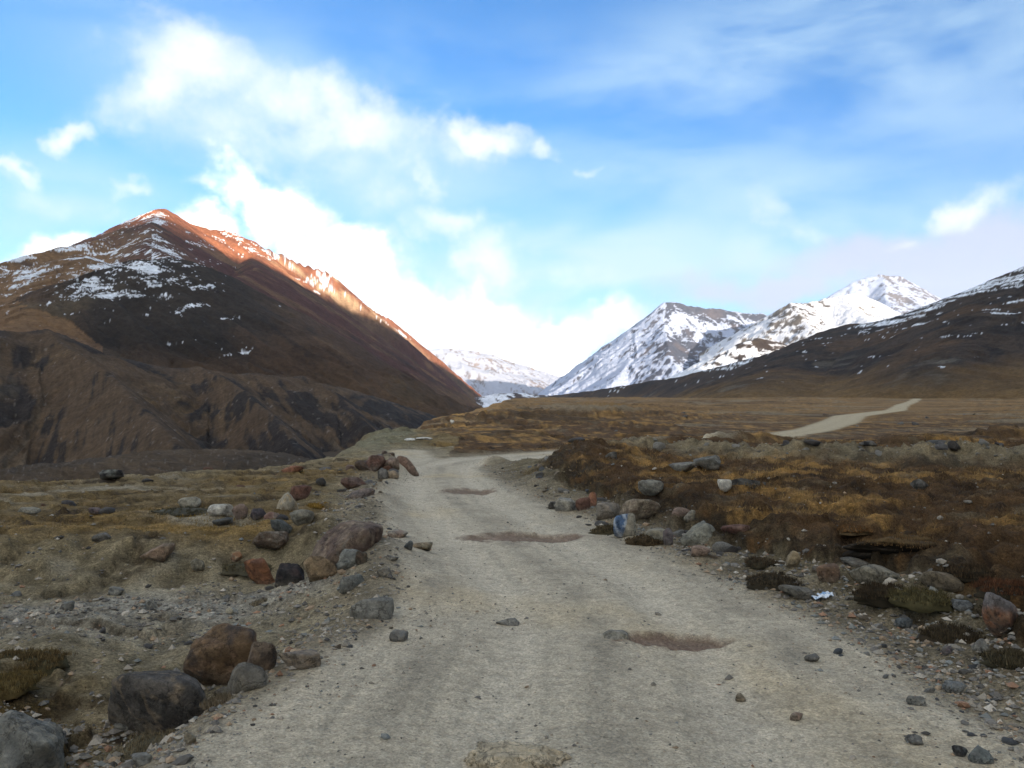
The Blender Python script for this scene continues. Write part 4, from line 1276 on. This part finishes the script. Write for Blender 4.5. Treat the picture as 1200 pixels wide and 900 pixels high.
scatter(26, lambda r: (r.uniform(2.4, 4.7), r.uniform(4.6, 8.5)), .04, .12, ["blue-grey", "slate", "pale"], "in the loose gravel at the lower right", "in the lower right gravel", 7)
scatter(14, lambda r: (r.uniform(-7, -3.0), r.uniform(6.6, 12)), .05, .16, ["grey", "pale"], "on the gravel track below the left shoulder", "on the gravel track", 8)

# ------------------------------------------------------------------ gravel: far too many to count
def gravel():
    OV = np.array([[1, 0, 0], [-1, 0, 0], [0, 1, 0], [0, -1, 0], [0, 0, 1], [0, 0, -1]], float)
    OF = np.array([[0, 2, 4], [2, 1, 4], [1, 3, 4], [3, 0, 4], [2, 0, 5], [1, 2, 5], [3, 1, 5], [0, 3, 5]])
    r = np.random.RandomState(77)
    N = 90000
    y = np.exp(r.uniform(math.log(3.2), math.log(34), N))
    x = y * r.uniform(-.72, .72, N)
    I = {}
    z = ground_h(x, y, I)
    nz = fbm(x / .7, y / .7, 4, 801); nz2 = fbm(x / 2.4, y / 2.4, 3, 811)
    e = I['e']
    w = .10 + 0 * x
    w = np.where(I['road'] > .5, .06 + .5 * ss(-.1, .45, nz2 + .6 * nz) + .35 * ss(-1.0, -.1, e), w)
    w = np.where((e > -.2) & (e < 1.3), .85 + .5 * nz, w)
    w = np.where((I['dr'] > .15) & (I['tf'] > .5), .03, w)
    w = np.where((x < -1) & (y < 12), w * .5, w)
    w = np.maximum(w, I['low'] * (.06 + ss(-.05, .3, nz2) * .6))
    w = np.maximum(w, 1.0 * np.exp(-((x + 5) / 3.6) ** 2 - ((y - 10.9 - .2 * (x + 4)) / 1.0) ** 2))
    w = np.maximum(w, .8 * I['berm'] * (x > 2))
    w = w * np.where(I['left'] & (y > 14) & (e > 1), .3, 1)
    keep = (r.rand(N) < w) & (I['dg'] < 0)
    x, y, z = x[keep], y[keep], z[keep]
    n = min(len(x), 32000)
    x, y, z = x[:n], y[:n], z[:n]
    e = e[keep][:n]
    s = np.exp(r.normal(math.log(.010), .6, n)) * np.where(e > 0, 1.7, .62)
    s = np.clip(np.maximum(s, .0012 * y * .55), .004, .055)
    s = np.where(x < -2.5, s * 1.15, s)
    V = OV[None] * (1 + r.uniform(-.45, .35, (n, 6, 3)))
    V = V * np.stack([s, s * r.uniform(.6, 1, n), s * r.uniform(.35, .75, n)], 1)[:, None]
    a = r.uniform(0, 6.28, n); ca, sa = np.cos(a)[:, None], np.sin(a)[:, None]
    X = V[..., 0] * ca - V[..., 1] * sa + x[:, None]; Y = V[..., 0] * sa + V[..., 1] * ca + y[:, None]; Z = V[..., 2] + (z + s * .15)[:, None]
    verts = np.stack([X, Y, Z], -1).reshape(-1, 3)
    faces = (OF[None] + (np.arange(n) * 6)[:, None, None]).reshape(-1, 3)
    pal = np.array([(.20, .195, .18), (.14, .14, .14), (.27, .26, .24), (.10, .10, .10), (.25, .20, .15), (.36, .35, .33), (.16, .18, .19), (.055, .055, .055), (.22, .14, .10)])
    pal = pal * np.array([1.12, 1.0, .84])
    c = pal[r.choice(len(pal), n, p=[.24, .18, .14, .12, .09, .05, .08, .06, .04])] * r.uniform(.75, 1.25, (n, 1))
    o = mesh_np("gravel", verts, faces, M_PEBBLE, np.repeat(c, 6, 0), False)
    tag(o, "loose gravel strewn over the road and its verges", None, None, 'stuff')
    # the coarser chips lie thickest along both verges
    N = 26000
    y = np.exp(r.uniform(math.log(3.4), math.log(30), N)); x = y * r.uniform(-.72, .72, N)
    I = {}
    z = ground_h(x, y, I)
    e = I['e']
    w = np.where((e > -.25) & (e < 1.6), .45 + .9 * fbm(x / .9, y / .9, 4, 821), .006)
    w = np.where((I['dr'] > .3) & (I['tf'] > .5), .03, w)
    w = np.where(x < -1, w * .35, w)
    w = np.maximum(w, I['low'] * .05)
    w = np.maximum(w, .5 * I['berm'] * (x > 2))
    w = np.maximum(w, .8 * np.exp(-((x + 4.3) / 1.2) ** 2 - ((y - 27) / 2.5) ** 2))
    keep = (r.rand(N) < w) & (I['dg'] < 0)
    x, y, z, e = x[keep], y[keep], z[keep], e[keep]
    n = len(x)
    V0, F0 = ico(1)
    s = np.clip(np.exp(r.normal(math.log(.022), .5, n)) * np.where(e > .3, 1.3, .8), .008, .085)
    V = V0[None] * r.uniform(.72, 1.15, (n, 12, 1))
    V = V * np.stack([s, s * r.uniform(.55, 1, n), s * r.uniform(.35, .7, n)], 1)[:, None]
    a = r.uniform(0, 6.28, n); ca, sa = np.cos(a)[:, None], np.sin(a)[:, None]
    tl = r.uniform(-.4, .4, n)[:, None]
    X = V[..., 0] * ca - V[..., 1] * sa + x[:, None]; Y = V[..., 0] * sa + V[..., 1] * ca + y[:, None]; Z = V[..., 2] + V[..., 0] * tl + (z + s * .12)[:, None]
    faces = (F0[None] + (np.arange(n) * 12)[:, None, None]).reshape(-1, 3)
    c = pal[r.choice(len(pal), n, p=[.24, .16, .14, .12, .12, .06, .06, .05, .05])] * r.uniform(.7, 1.2, (n, 1))
    o = mesh_np("stone_chips", np.stack([X, Y, Z], -1).reshape(-1, 3), faces, M_PEBBLE, np.repeat(c, 12, 0), False)
    tag(o, "coarse broken stone chips along both verges of the road", None, None, 'stuff')
    print("chips", n)
    print("gravel", n)


gravel()


# ------------------------------------------------------------------ dry grass and cushion plants on the turf
def blades(name, x, y, z, h, w, nb_, spread, cols, seed, parent=None, loc=None, mat=None):
    r = np.random.RandomState(seed)
    n = len(x)
    X = np.repeat(x, nb_) + r.normal(0, 1, n * nb_) * np.repeat(spread, nb_)
    Y = np.repeat(y, nb_) + r.normal(0, 1, n * nb_) * np.repeat(spread, nb_)
    Z = np.repeat(z, nb_)
    H = np.repeat(h, nb_) * r.uniform(.4, 1.2, n * nb_); Wd = np.repeat(w, nb_) * r.uniform(.6, 1.3, n * nb_)
    a = r.uniform(0, 6.28, n * nb_); ln = r.uniform(.1, .9, n * nb_) * H; la = r.uniform(0, 6.28, n * nb_)
    b0 = np.stack([X - np.cos(a) * Wd, Y - np.sin(a) * Wd, Z - .015], 1)
    b1 = np.stack([X + np.cos(a) * Wd, Y + np.sin(a) * Wd, Z - .015], 1)
    t = np.stack([X + np.cos(la) * ln, Y + np.sin(la) * ln, Z + H], 1)
    v = np.stack([b0, b1, t], 1).reshape(-1, 3)
    f = np.arange(len(v)).reshape(-1, 3)
    c = np.repeat(np.repeat(cols, nb_, 0) * r.uniform(.7, 1.35, (n * nb_, 1)), 3, 0)
    return mesh_np(name, v, f, mat or M_GRASS, c, False, parent, loc or (0, 0, 0))


def grass():
    r = np.random.RandomState(31)
    N = 42000
    y = np.exp(r.uniform(math.log(5.5), math.log(48), N))
    x = y * r.uniform(-.70, .70, N)
    I = {}
    z = ground_h(x, y, I)
    nB = fbm(x / 3.5, y / 3.5, 5, 111); nA = fbm(x / .8, y / .8, 5, 101); nD = fbm(x / 14, y / 14, 5, 131)
    right = (I['turf'] > .6) & (I['e'] > .8)
    rightfar = (x > 1.5) & (y > 33) & (I['e'] > .6)
    leftg = I['left'] & (y > 13.6) & (I['e'] > 1.6) & (I['dg'] < -.5)
    w = np.where(right | rightfar, .85, 0) + np.where(leftg, .75 * ss(-.1, .3, nD + .5 * nB + .25 * nA), 0)
    moss = np.exp(-((x + 4.2) / 1.0) ** 2 - ((y - 6.6) / 1.1) ** 2)
    w = np.maximum(w, moss * .35)
    w = w * (1 - np.clip(I['berm'] * 1.6, 0, 1) * (x > 1.5)) * (1 - I['hole'])
    k = (r.rand(N) < w) & (I['road'] < .1)
    x, y, z, nA, nB, nD, right, leftg = [q[k] for q in (x, y, z, nA, nB, nD, right | rightfar, leftg)]
    n = len(x)
    c = np.tile(np.array([.095, .058, .03]), (n, 1))
    c = mixc(c, (.29, .18, .07), ss(.0, .38, nB + .7 * nA + .02))
    c = mixc(c, (.06, .04, .022), ss(.1, .45, fbm(x / 1.6, y / 1.1, 5, 161)) * .8)
    c[leftg] = mixc(np.tile(np.array([.14, .095, .04]), (leftg.sum(), 1)), (.27, .175, .055), ss(0, .3, nD[leftg] + .4 * nB[leftg]))
    h = np.where(right, .055, .035) * np.clip(y / 12, .7, 1.6) * (1 + .9 * np.clip(nB, -.5, .8)); w_ = np.maximum(.0035, .00045 * y)
    o = blades("dry_grass", x, y, z, h * .75, w_, 9, .035 + .004 * y, c, 32)
    tag(o, "short dry brown and orange grass covering the turf", None, None, 'stuff')
    print("grass tufts", n)


grass()


def hummock(px, py, wpx, hpx, c, label, seed, twigs=260, cat="turf hummock", name="turf_hummock", th=.05, ctw=None, depth=.9, group=None):
    gx, gy, gz = on_ground(px, py)
    w = wpx * gy / F; h = hpx * gy / F * .62; w *= 1.22; d = w * depth
    v, f = ico(3)
    v = v.copy()
    rad = 1 + .75 * n3(v, 1.5, seed, 4) + .42 * n3(v, 4.2, seed + 2, 5, .7)
    v = v * rad[:, None]
    v[:, 2] = np.where(v[:, 2] > 0, np.abs(v[:, 2]) ** .75, v[:, 2] * .5)
    v = v * np.array([w / 2, d / 2, h * .85])
    cc = mixc(np.tile(np.array(c), (len(v), 1)), np.array(c) * 1.9, ss(-.05, .35, n3(v / w, 5, seed + 5)))
    y = gy + d * .35; x = gx * y / gy
    z = float(ground_h(np.array([x]), np.array([y]))[0])
    root = empty(name, (x, y, z - .02))
    tag(root, label, cat, group)
    mesh_np("soil_mound", v - np.array([0, 0, .12 * h]), f, M_TURF, cc, True, root)
    r = np.random.RandomState(seed)
    up = np.nonzero(v[:, 2] > .15 * h)[0]
    q = up[r.randint(len(up), size=twigs)]
    ct = np.array(ctw if ctw else [a * 2.0 for a in c])
    cols = ct[None] * r.uniform(.5, 1.5, (twigs, 1))
    blades("dry_foliage", v[q, 0], v[q, 1], v[q, 2], np.full(twigs, th * .62) * r.uniform(.3, 1.3, twigs), np.full(twigs, max(.003, .0005 * gy)), 6, np.full(twigs, .022), cols, seed + 9, root)
    return root


DK = (.028, .022, .014)
hummock(1036, 716, 52, 30, DK, "dark bushy hummock jutting from the right bank between two pale boulders", 3, 500, ctw=(.05, .035, .02))
hummock(1085, 728, 62, 26, (.045, .038, .018), "olive-brown hummock in front of the smooth tan boulder", 4, 500, ctw=(.10, .08, .035))
hummock(1136, 690, 40, 24, DK, "blackish hummock right of the smooth tan boulder", 5, 400, ctw=(.06, .04, .022))
hummock(1120, 752, 60, 22, (.032, .024, .015), "low dark peaty hummock left of the egg-shaped boulder", 6, 400, ctw=(.055, .04, .022))
hummock(1188, 785, 50, 24, (.035, .03, .018), "dark hummock under the bank at the right border", 7, 400, ctw=(.07, .055, .03))
hummock(905, 690, 44, 22, (.033, .027, .018), "dark rough hummock left of the yellow-tan block", 8, 350, ctw=(.06, .045, .028))
hummock(890, 668, 30, 16, (.04, .033, .02), "small dark mound behind the rough hummock", 9, 250, ctw=(.07, .05, .03))
hummock(758, 640, 40, 20, (.045, .032, .018), "bushy dark hummock right of the painted rock", 10, 350, ctw=(.08, .055, .03))
hummock(716, 626, 36, 14, (.05, .04, .022), "low bushy tuft left of the painted rock", 11, 300, ctw=(.10, .075, .04))
hummock(1175, 700, 44, 26, DK, "dark turf lump above the egg-shaped boulder", 12, 350, ctw=(.09, .04, .02))
hummock(990, 628, 50, 10, (.06, .04, .02), "low russet hummock on the turf above the dug-out hollow", 13, 400, ctw=(.16, .08, .03))
hummock(28, 782, 66, 34, (.06, .05, .026), "scrubby olive hummock with dead twigs at the left border", 14, 700, th=.06, ctw=(.13, .09, .04))
hummock(8, 822, 60, 24, (.08, .058, .024), "low mossy hummock below the scrubby one at the left border", 15, 500, ctw=(.15, .105, .04))
hummock(212, 604, 58, 11, (.06, .055, .04), "small dark gravel mound carrying the flat cream stone", 16, 200, ctw=(.09, .08, .05))
hummock(313, 705, 26, 9, (.08, .07, .045), "tuft of dead twigs on the bank beside the gravel track", 17, 260, cat="dry tuft", name="dry_tuft", ctw=(.16, .13, .085))
hummock(260, 826, 30, 10, (.07, .055, .035), "dead twiggy tuft wedged between the two large boulders", 18, 300, cat="dry tuft", name="dry_tuft", th=.07, ctw=(.17, .13, .08))
hummock(190, 872, 60, 7, (.07, .06, .038), "matted dead grass along the foot of the dark grey boulder", 19, 300, cat="dry tuft", name="dry_tuft", th=.06, ctw=(.15, .115, .065))
hummock(376, 594, 22, 9, (.16, .10, .025), "bright ochre tuft on the gravel mound left of the road", 20, 260, cat="dry tuft", name="dry_tuft", ctw=(.25, .15, .035))
hummock(290, 676, 50, 16, (.07, .06, .038), "dark earthy mound left of the rust-orange rock", 21, 260, ctw=(.11, .09, .05))


# big overhanging block of peat on the right bank
def turf_block():
    gx, gy, gz = on_ground(1045, 668)
    w = 118 * gy / F; h = 34 * gy / F; d = w * .6
    v, f = rock_verts(777, 5, 5, 9, .13)
    c = np.tile(np.array([.022, .017, .012]), (len(v), 1))
    c = mixc(c, (.10, .065, .03), ss(.45, .8, v[:, 2] + .1 * n3(v, 4, 3)))
    c = mixc(c, (.055, .042, .03), ss(.1, .3, n3(v * np.array([1, 1, 3.]), 2.5, 9)))
    v = v * np.array([w / 2, d / 2, h / 2])
    over = ss(-.3, 1, v[:, 2] / (h / 2))
    v[:, 1] -= .10 * over
    v[:, 2] += h / 2 + .02 * v[:, 0]
    x, y = gx * (gy + d * .55) / gy, gy + d * .55
    z = float(ground_h(np.array([gx]), np.array([gy]))[0])
    root = empty("turf_block", (x, y, z - .05), -.12)
    tag(root, "large dark overhanging block of peat turf with a flat top on the right bank", "turf block")
    mesh_np("peat", v, f, M_TURF, c, True, root)
    r = np.random.RandomState(5)
    up = np.nonzero(v[:, 2] > .72 * h)[0]
    q = up[r.randint(len(up), size=600)]
    cols = np.array([.12, .07, .03])[None] * r.uniform(.5, 1.6, (600, 1))
    blades("dry_grass_top", v[q, 0], v[q, 1], v[q, 2], np.full(600, .035) * r.uniform(.3, 1.3, 600), np.full(600, .004), 5, np.full(600, .02), cols, 6, root)


turf_block()


# ------------------------------------------------------------------ litter and snow
def crumple(name, px, py, wpx, hpx, label, seed, cols):
    gx, gy, gz = on_ground(px, py)
    w = wpx * gy / F; d = w * .6; h = hpx * gy / F * .6
    n = 26
    u, v = np.meshgrid(np.linspace(-1, 1, n), np.linspace(-1, 1, n))
    u = u.ravel(); v = v.ravel()
    x = u * w / 2 * (1 - .15 * v ** 2); y = v * d / 2 * (1 - .3 * np.abs(u))
    z = .25 * h + h * np.abs(ridged(u * .9, v * .9, 3, seed)) * .7
    top = np.stack([x, y, z], 1)
    bot = top - np.array([0, 0, .003])
    f = grid_faces(n, n)
    V = np.vstack([top, bot]); Fc = np.vstack([f, f[:, ::-1] + n * n])
    rim = np.concatenate([np.arange(n - 1), np.arange(n - 1, n * n - 1, n), np.arange(n * n - 1, n * n - n, -1), np.arange(n * n - n, 0, -n)])
    nx = np.roll(rim, -1)
    Fc = np.vstack([Fc, np.stack([nx, rim, rim + n * n, nx + n * n], 1)])
    c = mixc(np.tile(np.array(cols[0]), (n * n, 1)), cols[1], ss(.1, .25, fbm(u * .9, v * 1.4, 2, seed + 3)) * .8)
    yy = gy + d * .3
    z0 = float(ground_h(np.array([gx]), np.array([yy]))[0])
    o = mesh_np(name, V, Fc, M_GRASS, np.vstack([c, c]), True, None, (gx, yy, z0 + .01))
    o.rotation_euler = (0, math.radians(-8), math.radians(12))
    tag(o, label, "litter")


crumple("litter", 966, 704, 26, 10, "crumpled white and blue plastic wrapper beside the flat dark slab", 3, ((.62, .66, .7), (.14, .27, .45)))

for (px, py, wpx, hpx, lab) in [(480, 516, 13, 2.5, "left one of two white snow remnants by the gorge edge"), (497, 513, 20, 2.5, "right and longer one of two white snow remnants by the gorge edge")]:
    placed_rock(px, py, wpx, hpx, (.78, .8, .84), (.82, .83, .86), lab, "snow patch", None, px, 5, 3, .6, .5, name="snow_patch", rough=.08)
print("stones", count, "tris", sum(len(o.data.polygons) for o in C.objects if o.type == 'MESH'))

# ------------------------------------------------------------------ thin mountain haze
def haze():
    m, nb = mat_new("air")
    v = nb.n('ShaderNodeVolumePrincipled')
    v.inputs['Color'].default_value = (.86, .92, 1.0, 1)
    v.inputs['Density'].default_value = 2.2e-5
    v.inputs['Anisotropy'].default_value = 0.0
    out = nb.n('ShaderNodeOutputMaterial')
    nb.link(v.outputs[0], out.inputs['Volume'])
    a, z0, z1 = 14600.0, -130.0, 2300.0
    V = [(-a, -a, z0), (a, -a, z0), (a, a, z0), (-a, a, z0), (-a, -a, z1), (a, -a, z1), (a, a, z1), (-a, a, z1)]
    Fc = [(0, 3, 2, 1), (4, 5, 6, 7), (0, 1, 5, 4), (1, 2, 6, 5), (2, 3, 7, 6), (3, 0, 4, 7)]
    o = mesh_np("haze", V, Fc, m, None, False)
    tag(o, "thin bluish mountain haze", None, None, 'stuff')


haze()
